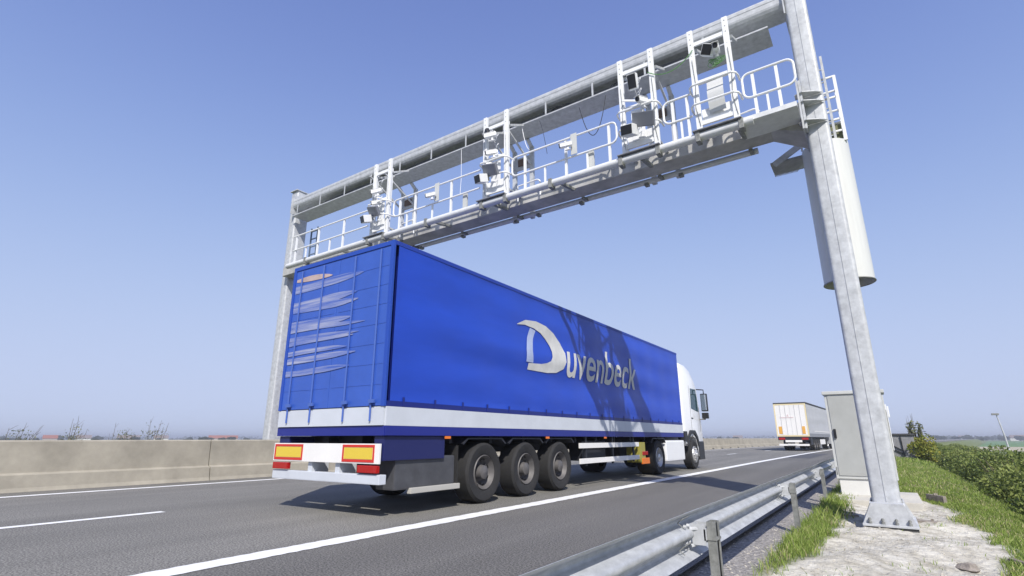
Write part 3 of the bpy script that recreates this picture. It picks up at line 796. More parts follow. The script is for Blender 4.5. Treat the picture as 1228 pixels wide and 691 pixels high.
b = MB(); b.box(XR - .03, XR + .012, YB, YFr, 1.235, 1.50, .004); b.box(XL - .012, XL + .03, YB, YFr, 1.235, 1.50, .004); b.build('side_board', bandg, T)
b = MB(); b.box(XR - .03, XR + .008, YB, YFr, 1.502, 1.578); b.box(XL - .008, XL + .03, YB, YFr, 1.502, 1.578)
for i in range(20): b.box(XR + .008, XR + .014, YB + .3 + i * .68, YB + .34 + i * .68, 1.51, 1.64)
b.build('curtain_hem', tarp_dk, T)
b = MB(); b.box(XR - .06, XR + .010, YB, YFr, 1.10, 1.233, .004); b.box(XL - .010, XL + .06, YB, YFr, 1.10, 1.233, .004); b.box(XL, XR, YB - .01, YB + .05, 1.10, 1.233); b.build('floor_rail', mat('deep_blue_rail', (.012, .02, .20), .4), T)
# rear doors
for s_, (x0, x1) in enumerate(((XL + .02, (XL + XR) / 2 - .004), ((XL + XR) / 2 + .004, XR - .02))):
    d = MB(); d.box(x0, x1, YB - .03, YB + .018, 1.51, 3.93, .006)
    for k in range(1, 8): d.box(x0 + .05, x1 - .05, YB - .034, YB - .0305, 1.51 + k * .3, 1.516 + k * .3)
    do = d.build('rear_door', door_bl, T)
    r_ = MB()
    for xx in ((x0 + .25, x0 + .85) if s_ == 0 else (x0 + .4, x0 + 1.0)):
        r_.tube([(xx, YB - .05, 1.3), (xx, YB - .05, 3.9)], .014, 8); r_.box(xx - .02, xx + .10, YB - .085, YB - .06, 1.55, 1.60)
    r_.build('lock_rod', mat('dull_blue_steel', (.06, .12, .40), .4), do)
b = MB(); b.box(XL + .02, XR - .02, YB - .032, YB - .004, 1.24, 1.498); b.build('rear_board', bandg, T)
b = MB(); b.box(XL, XL + .07, YB - .045, YB - .0, 1.50, 4.0, .006); b.box(XR - .07, XR, YB - .045, YB - .0, 1.50, 4.0, .006); b.box(XL + .07, XR - .07, YB - .045, YB - .0, 3.93, 4.0, .006)
b.build('rear_frame', mat('blue_frame', (.015, .06, .36), .4), T)
def streak(x0, x1, z, hh, m, wob, i):
    """printed swoosh: a tapered sliver lying on the door"""
    N = 24; vs = []; yy = YB - .0365
    for k in range(N + 1):
        t_ = k / N; x = x0 + (x1 - x0) * t_; th = hh * (math.sin(math.pi * min(1, t_ * .92 + .08)) ** .6) * .5
        zc = z + wob * math.sin(t_ * 2.6 + i) - .06 * t_
        vs += [(x, yy, zc - th), (x, yy, zc + th), (x, yy + .002, zc - th), (x, yy + .002, zc + th)]
    fs = []
    for k in range(N): a = 4 * k; fs += [(a, a + 4, a + 5, a + 1), (a + 2, a + 3, a + 7, a + 6), (a, a + 2, a + 6, a + 4), (a + 1, a + 5, a + 7, a + 3)]
    return vs, fs
def printmat():
    m = bpy.data.materials.new('streaked_print'); m.use_nodes = True; t = m.node_tree; b = t.nodes['Principled BSDF']; b.inputs['Roughness'].default_value = .38
    tc = t.nodes.new('ShaderNodeTexCoord'); mp = t.nodes.new('ShaderNodeMapping'); mp.inputs['Scale'].default_value = (.5, 1, 13); mp.inputs['Rotation'].default_value = (0, 0, 0)
    n = t.nodes.new('ShaderNodeTexNoise'); n.inputs['Scale'].default_value = 1.6; n.inputs['Detail'].default_value = 4; n.inputs['Roughness'].default_value = .6
    t.links.new(tc.outputs['Object'], mp.inputs[0]); t.links.new(mp.outputs[0], n.inputs['Vector'])
    r = t.nodes.new('ShaderNodeValToRGB'); r.color_ramp.elements[0].position = .34; r.color_ramp.elements[1].position = .70
    r.color_ramp.elements[0].color = (.045, .10, .40, 1); r.color_ramp.elements[1].color = (.34, .36, .48, 1)
    t.links.new(n.outputs[0], r.inputs[0]); t.links.new(r.outputs[0], b.inputs['Base Color']); return m
pr = MB()
for zc, xr, hh in ((3.40, -6.42, .26), (3.02, -6.50, .24), (2.70, -6.30, .13), (2.48, -6.55, .15), (2.18, -6.46, .18)):
    for half in (0, 1):
        N = 16; vs = []; yy = YB - .0355; x0 = XL + .09; x1 = xr - half * .12; yy = YB - .0365 - .0006 * (len(pr.v) // 68)
        for k in range(N + 1):
            t_ = k / N; x = x0 + (x1 - x0) * t_; th = hh * .5 * (1 - max(0, (t_ - .6) / .4) ** 2 * .9)
            zz = zc + .04 + (.5 - half) * hh * 1.15 + .02 * math.sin(t_ * 3 + zc * 5)
            vs += [(x, yy, zz - th * .52), (x, yy, zz + th * .52), (x, yy + .0004, zz - th * .52), (x, yy + .0004, zz + th * .52)]
        fs = []
        for k in range(N): a = 4 * k; fs += [(a, a + 4, a + 5, a + 1), (a + 2, a + 3, a + 7, a + 6), (a, a + 2, a + 6, a + 4), (a + 1, a + 5, a + 7, a + 3)]
        pr.add(vs, fs)
pr.build('door_print', printmat(), T, label='faded pale printing on the rear doors')
p2 = MB(); v_, f_ = streak(-8.2, -7.2, 3.74, .10, None, .02, 0); p2.add(v_, f_); p2.build('door_print', peach, T, label='faded peach print at the top of the rear doors')

# side lettering
def text_mesh(s, size, shear=0.):
    cu = bpy.data.curves.new('t', 'FONT'); cu.body = s; cu.size = size; cu.extrude = .002; cu.shear = shear; cu.offset = .012
    o = bpy.data.objects.new('t', cu); COL.objects.link(o); dg = bpy.context.evaluated_depsgraph_get(); dg.update()
    me = bpy.data.meshes.new_from_object(o.evaluated_get(dg)); bpy.data.objects.remove(o); return me
me = text_mesh('uvenbeck', 1.05, .12)
bmx = bmesh.new(); bmx.from_mesh(me); bmesh.ops.triangulate(bmx, faces=bmx.faces)
for q in range(4): bmesh.ops.subdivide_edges(bmx, edges=[e for e in bmx.edges if e.calc_length() > .10], cuts=1); bmesh.ops.triangulate(bmx, faces=bmx.faces)
bmx.to_mesh(me); bmx.free()
co = np.array([v.co[:] for v in me.vertices]); x0, x1 = co[:, 0].min(), co[:, 0].max(); y1 = co[:, 1].max(); yb = 0
sx = (14.75 - 10.55) / (x1 - x0); sy = .84 / y1
for v in me.vertices: v.co = Vector((XR + .011 + v.co.z * .4, 10.55 + (v.co.x - x0) * sx, 2.42 + v.co.y * sy))
for v in me.vertices: v.co.x += AMP * cwave(v.co.y, v.co.z)
me.name = 'lettering'; me.transform(INV[T.name]); me.materials.append(letterm)
o = bpy.data.objects.new('lettering', me); COL.objects.link(o); o.parent = T
# big swash capital: outline with a bowl and a sweeping roof stroke
def poly_band(outer, inner, X):
    b = MB(); n = len(outer)
    X += .007
    vs = [(X, *p) for p in outer] + [(X, *p) for p in inner] + [(X + .001, *p) for p in outer] + [(X + .001, *p) for p in inner]
    vs = [(x + AMP * cwave(y, z), y, z) for x, y, z in vs]
    fs = []
    for i in range(n - 1):
        fs += [(2 * n + i, 2 * n + i + 1, 3 * n + i + 1, 3 * n + i), (i, n + i, n + i + 1, i + 1), (i, i + 1, 2 * n + i + 1, 2 * n + i), (n + i, 3 * n + i, 3 * n + i + 1, n + i + 1)]
    return b.add(vs, fs)
def dens(A, B, m=4):
    f = lambda P: [tuple(P[i][k] + (P[i + 1][k] - P[i][k]) * j / m for k in (0, 1)) for i in range(len(P) - 1) for j in range(m)] + [P[-1]]
    return f(A), f(B)
outer = [(8.55, 3.27), (8.85, 3.40), (9.25, 3.44), (9.65, 3.40), (10.0, 3.30), (10.3, 3.13), (10.5, 2.92), (10.52, 2.72), (10.4, 2.55), (10.1, 2.44), (9.7, 2.40), (8.95, 2.40)]
inner = [(8.55, 3.26), (8.85, 3.30), (9.2, 3.28), (9.45, 3.22), (9.65, 3.12), (9.82, 3.0), (9.90, 2.88), (9.90, 2.76), (9.82, 2.66), (9.65, 2.60), (9.45, 2.56), (8.97, 2.53)]
poly_band(*dens(outer, inner), XR + .004).build('initial', letterm, T)
o1 = [(8.88, 2.55), (8.88, 2.80), (8.95, 3.05), (9.05, 3.27)]; i1 = [(9.14, 2.55), (9.12, 2.80), (9.17, 3.05), (9.26, 3.24)]
poly_band(*dens(i1, o1), XR + .003).build('initial_stem', mat('pale_blue_print', (.36, .42, .62), .6, 0, .1, 2), T)
# chassis
b = MB(); b.box(-7.5, -7.35, YB + .3, 17.5, .80, 1.10); b.box(-6.7, -6.55, YB + .3, 17.5, .80, 1.10)
for y in np.arange(YB + .5, 17, 1.1): b.box(-8.1, -5.95, y, y + .08, .98, 1.098)
b.build('chassis_frame', chassis, T)
b = MB(); b.box(-5.98, XR - .03, YB + .03, 6.55, .76, 1.095, .01); b.box(-8.27, -8.0, YB + .03, 6.55, .76, 1.095, .01); b.build('side_skirt', chassis_bl, T)
b = MB(); b.box(-6.2, -5.82, 5.55, 6.85, .35, .80, .03); b.build('storage_box', mat('box_grey', (.06, .062, .07), .5, 0, .2, 4), T)
b = MB(); b.box(-5.86, -5.78, 5.85, 6.95, .29, .37, .01); b.build('underrun_bar', mat('dull_beige', (.42, .41, .38), .5), T)
# rear bumper: marker board, bars and lamps
b = MB(); b.box(XL + .03, XR - .03, YB - .05, YB - .01, .72, .99, .005); b.build('marker_board', offwhite, T)
b = MB()
for x0, x1 in ((XL + .06, XL + .80), (XR - .80, XR - .12)):
    b.box(x0, x1, YB - .057, YB - .051, .74, .775); b.box(x0, x1, YB - .057, YB - .051, .94, .975)
    for xx in (x0, x1 - .03): b.box(xx, xx + .03, YB - .057, YB - .051, .776, .939)
b.build('red_border', red, T)
b = MB(); b.box(XL + .10, XL + .76, YB - .057, YB - .051, .78, .935); b.box(XR - .76, XR - .16, YB - .057, YB - .051, .78, .935); b.build('yellow_plate', yellow, T)
b = MB(); b.box(XL + .02, XR - .02, YB - .03, YB + .10, .45, .58, .012); b.box(-7.4, -7.3, YB + .0, YB + .3, .5, .9); b.box(-6.75, -6.65, YB + .0, YB + .3, .5, .9); b.build('rear_bumper', bandg, T)
b = MB(); b.box(XL + .05, XL + .45, YB - .06, YB - .0, .60, .70, .01); b.box(XR - .45, XR - .05, YB - .06, YB - .0, .60, .70, .01); b.build('tail_lamp', redlamp, T)
b = MB()
for y in (6.5, 9.6, 12.4): b.box(XR + .010, XR + .016, y, y + .14, 1.055, 1.095)
b.build('side_marker', orange, T)
# wheels
def wheel(xo, yc, r=.50, w_=.38, s=1, par=T, rimm=alu, front=False):
    """xo = outer face X, s=+1 faces +X"""
    prof_ = [(-s * w_, r * .62), (-s * w_, r * .90), (-s * w_ * .9, r * .98), (-s * .04, r * .98), (0, r * .90), (-s * .012, r * .62), (-s * .03, r * .58)]
    t_ = MB().lathe(prof_, (xo, yc, r), 'x', 40)
    for a in range(36):
        aa = a / 36 * 6.2832
    wo2 = t_.build('wheel', rubber, par)
    if front: rp = [(-s * .03, r * .58), (s * .015, r * .54), (s * .01, r * .36), (s * .05, r * .30), (s * .06, r * .16), (s * .09, .06), (s * .09, 0)]
    else: rp = [(-s * .03, r * .58), (-s * .01, r * .55), (-s * .10, r * .48), (-s * .17, r * .36), (-s * .15, r * .26), (-s * .02, r * .22), (s * .0, r * .12), (s * .01, 0)]
    rm = MB().lathe(rp, (xo, yc, r), 'x', 32)
    nb = MB()
    for a in range(10):
        aa = a / 10 * 6.2832; rr = r * .40
        rm.lathe([(0, .018), (s * .045, .018), (s * .05, 0)], (xo - s * .16 if not front else xo + s * .0, yc + rr * math.cos(aa), r + rr * math.sin(aa)), 'x', 6)
    rm.build('rim', rimm, wo2)
    dk = MB()
    for a in range(8):
        aa = (a + .5) / 8 * 6.2832; rr = r * .47
        dk.lathe([(0, .030), (s * .004, .030), (s * .004, 0)], (xo - s * (.105 if not front else -.012), yc + rr * math.cos(aa), r + rr * math.sin(aa)), 'x', 10)
    dk.build('vent_holes', black, wo2)
    return wo2
wrim = mat('dusty_rim', (.11, .105, .105), .6, .2, .15, 10)
for y in (7.62, 8.95, 10.28):
    wheel(XR - .03, y, .50, .38, 1, T, wrim); wheel(XL + .03, y, .50, .38, -1, T, wrim)
    ax = MB().tube([(XL + .3, y, .5), (XR - .3, y, .5)], .07, 10); ax.build('axle', chassis, T)
    md = MB(); md.prism([(y - .62, .98), (y - .50, 1.07), (y + .50, 1.07), (y + .62, .98), (y + .6, .96), (y + .48, 1.045), (y - .48, 1.045), (y - .6, .96)], 'x', XR - .42, XR - .03); md.build('mudguard', chassis, T)
b = MB()
for z in (.50, .84):
    b.box(XR - .05, XR - .02, 11.15, 14.75, z, z + .115, .006); b.box(XL + .02, XL + .05, 11.15, 14.75, z, z + .115, .006)
b.build('side_guard', offwhite, T)
b = MB()
for y in (11.5, 13, 14.4): b.box(XR - .09, XR - .051, y, y + .07, .45, 1.1); b.box(XL + .051, XL + .09, y, y + .07, .45, 1.1)
b.box(-6.3, -5.95, 11.6, 12.9, .55, 1.0, .02); b.build('guard_brackets', chassis, T)
b = MB(); b.box(-6.2, XR - .03, 14.85, 15.25, .40, .95, .02); b.build('tool_box', mat('yellow_box', (.30, .27, .05), .5), T)
b = MB(); b.box(XR - .06, XR - .01, 14.95, 15.5, .36, .52, .01); b.build('marker_lamp', orange, T)
b = MB(); b.box(XR - .06, XR - .012, 15.0, 15.4, .60, .70, .01); b.build('marker_lamp', redlamp, T)
b = MB(); b.box(XR - .42, XR - .05, 6.90, 6.91, .30, .95); b.box(XL + .05, XL + .42, 6.90, 6.91, .30, .95); b.build('mudflap', rubber, T)
# tractor
wheel(XR + .0, 16.35, .50, .60, 1, T, alu); wheel(XL, 16.35, .50, .60, -1, T, alu)
wheel(XR + .02, 20.0, .50, .32, 1, T, alu, True); wheel(XL - .02, 20.0, .50, .32, -1, T, alu, True)
b = MB(); b.box(-7.5, -6.55, 15.2, 20.9, .55, .95); b.tube([(XL + .3, 16.35, .5), (XR - .3, 16.35, .5)], .09, 10); b.build('tractor_frame', chassis, T)
b = MB(); b.box(-6.45, XR - .02, 17.05, 18.95, .36, 1.0, .06)
b.build('fuel_tank', cabw, T)
b = MB(); b.prism([(15.72, .95), (15.85, 1.07), (16.85, 1.07), (17.0, .95), (16.98, .92), (16.83, 1.04), (15.87, 1.04), (15.74, .92)], 'x', -6.35, XR - .01); b.build('mudguard', chassis, T)
# cab: stacked cross sections (Y,Z profile) lofted over width
cp = [(19.05, .95), (19.05, 3.58), (19.25, 3.74), (19.75, 3.72), (20.35, 3.55), (20.85, 3.22), (21.12, 2.92), (21.30, 2.1), (21.42, 1.55), (21.45, 1.0), (21.44, .42), (20.62, .42), (20.60, .80), (20.42, 1.06), (20.0, 1.16), (19.58, 1.06), (19.40, .80)]
def cab_section(X, k):
    cy_, cz = 20.1, 1.9
    return [(X, cy_ + (y - cy_) * (1 - .05 * k), cz + (z - cz) * (1 - .05 * k) if z > 2.9 else z) for y, z in cp]
secs = [(XR - .06, 1.6), (XR - .02 - .02, .6), (XR - .12, .1), (XR - .5, 0), (XL + .5, 0), (XL + .12, .1), (XL + .04, .6), (XL + .06, 1.6)]
secs = [(XR - .03, 1.3), (XR - .045, .8), (XR - .14, .2), (XR - .5, 0), (XL + .5, 0), (XL + .14, .2), (XL + .045, .8), (XL + .03, 1.3)]
n = len(cp); b = MB(); vs = []
for X, k in secs: vs += cab_section(X, k)
fs = [(i * n + j, i * n + (j + 1) % n, (i + 1) * n + (j + 1) % n, (i + 1) * n + j) for i in range(len(secs) - 1) for j in range(n)]
fs += [tuple(range(n)), tuple((len(secs) - 1) * n + j for j in range(n))[::-1]]
b.add(vs, fs, True); cab = b.build('cab', cabw, T)
b = MB(); 
for X in (XR - .028, XL + .024):
    b.prism([(20.15, 2.12), (21.10, 2.02), (21.02, 2.55), (20.90, 2.86), (20.22, 2.86)], 'x', X, X + .004)
b.build('side_window', glass, cab)
b = MB()
for X in (XR - .0285, XL + .0235):
    for (a, c_) in (((20.05, 1.25), (20.05, 2.95)), ((21.18, 1.3), (21.14, 2.2))): b.beam((X, *a), (X, *c_), .006, .012)
b.box(XR - .029, XR - .020, 20.1, 20.3, 1.75, 1.79); b.build('door_seam', black, cab)
b = MB()
for X in (XR, XL):
    sx_ = 1 if X == XR else -1
    b.prism([(19.28, .82), (19.42, 1.12), (19.72, 1.34), (20.28, 1.34), (20.58, 1.12), (20.72, .82), (20.60, .80), (20.46, 1.06), (20.2, 1.22), (19.8, 1.22), (19.54, 1.06), (19.40, .80)], 'x', X - sx_ * .03, X + sx_ * .02)
    b.box(min(X, X - sx_ * .2), max(X, X - sx_ * .2), 20.66, 21.35, .30, .95, .03)
    b.box(min(X, X - sx_ * .25), max(X, X - sx_ * .25), 19.05, 19.36, .95, 1.3, .02)
b.build('wheel_arch', mat('arch_black', (.02, .021, .024), .5), cab)
b = MB(); b.prism([(21.32, 2.05), (21.16, 2.86), (21.19, 2.87), (21.35, 2.06)], 'x', XL + .2, XR - .2); b.build('windscreen', glass, cab)
for s_, X in ((1, XR), (-1, XL)):
    m1 = MB(); x0, x1 = sorted((X + s_ * .06, X + s_ * .30)); m1.box(x0, x1, 21.18, 21.34, 2.05, 2.72, .04); m1.box(x0, x1, 21.18, 21.32, 1.78, 2.0, .03)
    m1.tube([(X - s_ * .05, 21.1, 2.88), (X + s_ * .18, 21.26, 2.86), (X + s_ * .18, 21.26, 2.7)], .022, 8); m1.tube([(X - s_ * .05, 21.15, 1.75), (X + s_ * .18, 21.24, 1.76)], .022, 8)
    mo = m1.build('mirror', black, cab)
    g = MB(); g.box(x0 + .025, x1 - .025, 21.172, 21.179, 2.09, 2.68); g.build('mirror_glass', mat('mirror', (.55, .60, .66), .05, .9), mo)
b = MB(); b.prism([(19.0, 3.55), (19.0, 3.0), (18.92, 3.0), (18.92, 3.45)], 'x', XL + .25, XR - .25); b.box(XR - .12, XR - .06, 18.88, 19.1, 1.2, 3.4); b.box(XL + .06, XL + .12, 18.88, 19.1, 1.2, 3.4); b.build('wind_deflector', cabw, cab)

# ------------------------------------------------------------------ far lorry
def far_lorry():
    Yb = 53.; xr = -5.35; xl = xr - 2.55
    rz = -R(2.2)
    t = thing('articulated_lorry', (xr - 1.27, Yb, 0), 'pale grey curtain-sided lorry with cream edged rear doors driving away in the distance', 'lorry', rz=rz)
    loc = INV[t.name]; INV[t.name] = Matrix.Translation((-(xr - 1.27), -Yb, 0))   # build unrotated, the empty turns it
    MB().box(xl + .02, xr - .02, Yb + .02, Yb + 13.6, 1.2, 3.98, .01).build('trailer_box', curtain, t)
    wavy_side(xr, Yb + .1, Yb + 13.5, 1.45, 3.9, 1, .02, 'side_curtain', curtain, t, 60, 10)
    b = MB(); b.box(xr - .03, xr + .014, Yb + .0, Yb + 13.6, 1.16, 1.42); b.build('side_rail', mat('grey_rail', (.22, .23, .25), .5), t)
    b = MB(); b.box(xr + .0145, xr + .018, Yb + 3, Yb + 13.5, 1.62, 1.70); b.build('side_stripe', offwhite, t)
    b = MB(); b.box(xl - .02, xr + .02, Yb - .03, Yb + 13.6, 3.99, 4.10, .01); b.build('roof', roofdk, t)
    d = MB(); d.box(xl + .1, xr - .1, Yb - .04, Yb + .015, 1.32, 3.88); do = d.build('rear_door', offwhite, t)
    b = MB(); b.box((xl + xr) / 2 - .01, (xl + xr) / 2 + .01, Yb - .046, Yb - .041, 1.32, 3.88)
    for xx in (xl + .5, xl + .9, xr - .9, xr - .5): b.tube([(xx, Yb - .055, 1.3), (xx, Yb - .055, 3.9)], .014, 6)
    b.build('lock_rod', curtain, do)
    b = MB(); b.box(xl, xl + .1, Yb - .05, Yb + .02, 1.2, 3.98); b.box(xr - .1, xr, Yb - .05, Yb + .02, 1.2, 3.98); b.box(xl + .1, xr - .1, Yb - .05, Yb + .02, 3.88, 3.98); b.box(xl + .1, xr - .1, Yb - .05, Yb + .02, 1.2, 1.31); b.build('rear_frame', cream, t)
    b = MB(); b.box(xl + .22, xl + .48, Yb - .062, Yb - .042, 1.42, 2.05); b.box(xr - .52, xr - .26, Yb - .062, Yb - .042, 1.42, 2.05); b.build('orange_marker', mat('amber_plate', (.68, .36, .07), .5), t)
    b = MB(); b.box(xl + .40, xl + 1.5, Yb - .0615, Yb - .042, 2.78, 2.84)
    b.prism([(xl + .95, 2.92), (xl + 1.15, 2.92), (xl + 1.05, 3.10)], 'y', Yb - .0615, Yb - .042); b.build('door_print', faint, t)
    b = MB(); b.box(xl + .05, xr - .05, Yb - .05, Yb + .1, .88, 1.19); b.build('rear_crossmember', chassis, t)
    b = MB(); b.box(xl + .12, xl + .62, Yb - .08, Yb - .05, .93, 1.10, .01); b.box(xr - .62, xr - .12, Yb - .08, Yb - .05, .93, 1.10, .01); b.build('tail_lamp', redlamp, t)
    b = MB(); b.box(xl + .62, xr - .62, Yb - .07, Yb - .05, .72, .90); b.box(xl + .1, xr - .1, Yb - .14, Yb - .02, .42, .58, .01); b.box(xl + .8, xl + 1.5, Yb - .16, Yb - .141, .46, .60); b.build('rear_bumper', offwhite, t)
    b = MB(); b.box(xl + .5, xr - .5, Yb + .2, Yb + 12.5, .7, 1.15); b.box(xr - .06, xr - .02, Yb + .4, Yb + 1.5, .5, 1.1); b.build('chassis_frame', chassis, t)
    for s_, X in ((1, xr), (-1, xl)):
        for y in (2.6, 3.9, 5.2): wheel(X - s_ * .04, Yb + y, .5, .38, s_, t, wrim)
        wheel(X, Yb + 10.9, .5, .5, s_, t, alu); wheel(X, Yb + 14.7, .5, .32, s_, t, alu, True)
    b = MB(); b.box(xr - .06, xr - .03, Yb + 6.2, Yb + 9.5, .5, .95); b.build('side_guard', offwhite, t)
    b = MB(); b.prism([(Yb + 13.8, .5), (Yb + 13.8, 3.5), (Yb + 14.2, 3.65), (Yb + 15.6, 3.1), (Yb + 16.1, 1.5), (Yb + 16.1, .4)], 'x', xl + .04, xr - .04); cb_ = b.build('cab', mat('grey_cab', (.35, .36, .38), .35), t)
    b = MB(); b.box(xr - .039, xr - .034, Yb + 14.6, Yb + 15.6, 2.0, 2.8); b.build('side_window', glass, cb_)
    b = MB(); b.box(xr + .08, xr + .36, Yb + 15.7, Yb + 15.9, 2.0, 2.95, .03); b.tube([(xr - .06, Yb + 15.6, 2.9), (xr + .2, Yb + 15.8, 2.9)], .03, 6); b.build('mirror', black, cb_)
    return t
far_lorry()
# dark car ahead of the far lorry
c = thing('car', (-4.6, 78, 0), 'small dark car just ahead of the pale grey lorry, half hidden', 'car', rz=-R(3))
INV[c.name] = Matrix.Identity(4)
b = MB(); b.prism([(-2.1, .35), (-2.15, .9), (-1.9, 1.05), (-1.5, 1.42), (.3, 1.45), (1.0, 1.0), (2.0, .85), (2.15, .5), (2.1, .3)], 'x', -.85, .85); cbo = b.build('body', mat('dark_car_paint', (.03, .033, .04), .3), c, local=True)
MB().box(-.86, .86, -1.3, .4, 1.05, 1.34).build('window', glass, cbo, local=True)
for X, s_ in ((.88, 1), (-.88, -1)):
    for y in (-1.35, 1.35):
        wb = MB().lathe([(-s_ * .2, .2), (-s_ * .2, .32), (0, .32), (0, .2), (-s_ * .02, 0)], (X, y, .32), 'x', 20); wb.build('wheel', rubber, c, local=True)
MB().box(.5, .8, -2.19, -2.12, .75, .9).build('tail_lamp', redlamp, c, local=True); MB().box(-.8, -.5, -2.19, -2.12, .75, .9).build('tail_lamp', redlamp, c, local=True)

# ------------------------------------------------------------------ cabinet on its slab
sl = MB().box(-1.02, .36, 12.0, 14.2, -.35, -.02, .02); slo = settle(sl.build('concrete_slab', conc2)); tag(slo, 'pale concrete foundation slab under the grey roadside cabinet', 'slab')
K = thing('roadside_cabinet', (-.33, 13.1, -.02), 'tall light grey roadside equipment cabinet standing on a concrete slab behind the near post', 'cabinet')
MB().box(-.90, .04, 12.98, 13.50, -.02, .28, .006).build('plinth', mat('plinth_white', (.62, .62, .60), .6, 0, .04, 3), K)
MB().box(-.94, .08, 12.95, 13.55, .281, 1.93, .008).build('body', cabgrey, K)
MB().box(-.97, .11, 12.91, 13.59, 1.932, 2.0, .012).build('roof', cabgrey, K)
d = MB().box(-.885, .03, 12.935, 12.948, .34, 1.90, .004).build('door', doorgrey, K)
MB().box(-.865, -.82, 12.90, 12.934, 1.06, 1.24, .008).build('handle', black, d)
b = MB(); b.box(-.92, -.905, 12.94, 12.949, .36, .5); b.box(.081, .092, 13.0, 13.4, .5, 1.6)
b.build('hinge', galv_dark, K)
W_ = thing('equipment_box', (.07, 14.6, -.1), 'narrow white equipment box on a short pole right of the grey cabinet', 'equipment box')
MB().box(.02, .115, 14.5, 14.7, .80, 1.78, .01).build('housing', whitep, W_)
MB().tube([(.04, 14.6, -.3), (.04, 14.6, .795)], .025, 8).build('pole', galv, W_)
b = MB(); b.box(.12, .15, 14.52, 14.68, 1.5, 1.74, .01); b.build('antenna', whitep, W_)
# timber pieces on the sand by the foot of the post
def plank(x, y, z, l, w_, hh, rz, label, m):
    t_ = MB(); M_ = Matrix.Translation((x, y, z)) @ Matrix.Rotation(rz, 4, 'Z')
    t_.box(-l / 2, l / 2, -w_ / 2, w_ / 2, 0, hh, .008, M_)
    for k in (-.3, .3): t_.box(l * k - .015, l * k + .015, -.015, .015, hh + .001, hh + .03, 0, M_)
    return tag(settle(t_.build('formwork_board', m)), label, 'board')
rustc = mat('stained_block', (.25, .22, .19), .9, 0, .3, 12, .4, 60)
plank(-.72, 10.3, -.13, .34, .22, .05, .25, 'flat weathered steel block on the sand left of the post foot', rustc)
plank(.27, 10.2, -.14, .34, .20, .05, -.3, 'flat weathered steel block on the sand right of the post foot', rustc)
plank(.62, 13.6, -.16, .06, .5, .16, .5, 'small brown board standing at the right edge of the concrete slab', rustc)
# stones and clods
stm = mat('chalk_stone', (.46, .43, .37), .95, 0, .2, 10, .5, 40)
def stone(x, y, s, m, name, label, kind=None):
    bm = bmesh.new(); bmesh.ops.create_icosphere(bm, subdivisions=2, radius=1)
    q = random.random() * 9
    for v in bm.verts:
        f = 1 + .25 * math.sin(v.co.x * 3 + q) * math.sin(v.co.y * 4 + q) + .12 * math.sin(v.co.z * 7 + q)
        v.co = Vector((v.co.x * f * s, v.co.y * f * s * .8, v.co.z * f * s * .5))
    me = bpy.data.meshes.new(name); bm.to_mesh(me); bm.free(); me.materials.append(m)
    o = bpy.data.objects.new(name, me); COL.objects.link(o); o.location = (x, y, float(gz(np.array(x), np.array(y))) + s * .15); o.rotation_euler = (0, 0, q); return o
tag(stone(.47, 6.0 + 1.2, .10, rustc, 'rock', ''), 'brown clod lying on the sand near the grass slope', 'rock')
lg = MB(); 
pts = [(.86 + .028 * k + .012 * math.sin(k * 2), 7.9 - .085 * k, float(gz(np.array(.86 + .028 * k), np.array(7.9 - .085 * k))) + .015) for k in range(12)]
lg.tube(pts, [.012, .03, .035, .032, .036, .03, .034, .036, .03, .032, .028, .012], 8); tag(settle(lg.build('dead_branch', mat('dry_wood', (.28, .24, .18), .9, 0, .3, 20, .5, 60))), 'grey brown dead branch lying where the sand meets the grass', 'branch')
# crumbs of gravel: uncountable
gb = MB()
ico = bmesh.new(); bmesh.ops.create_icosphere(ico, subdivisions=1, radius=1); iv = [v.co.copy() for v in ico.verts]; ifc = [tuple(v.index for v in f.verts) for f in ico.faces]; ico.free()
for i in range(3200):
    if i % 3 == 0: x, y = random.uniform(-1.6, -1.1), random.uniform(3, 14)
    else: x, y = random.uniform(-1.1, .9), random.uniform(4.5, 13)
    if i % 3 and sandmask(np.array(x), np.array(y)) < .6: continue
    s_ = random.choice((.004, .005, .007, .011)) * random.uniform(.7, 1.4); zz = float(gz(np.array(x), np.array(y)))
    gb.add([(x + v.x * s_ * random.uniform(.7, 1.3), y + v.y * s_, zz + v.z * s_ * .6) for v in iv], ifc)
tag(gb.build('gravel', stm), 'pale stone crumbs scattered over the sand and the shoulder edge', 'gravel', kind='stuff')

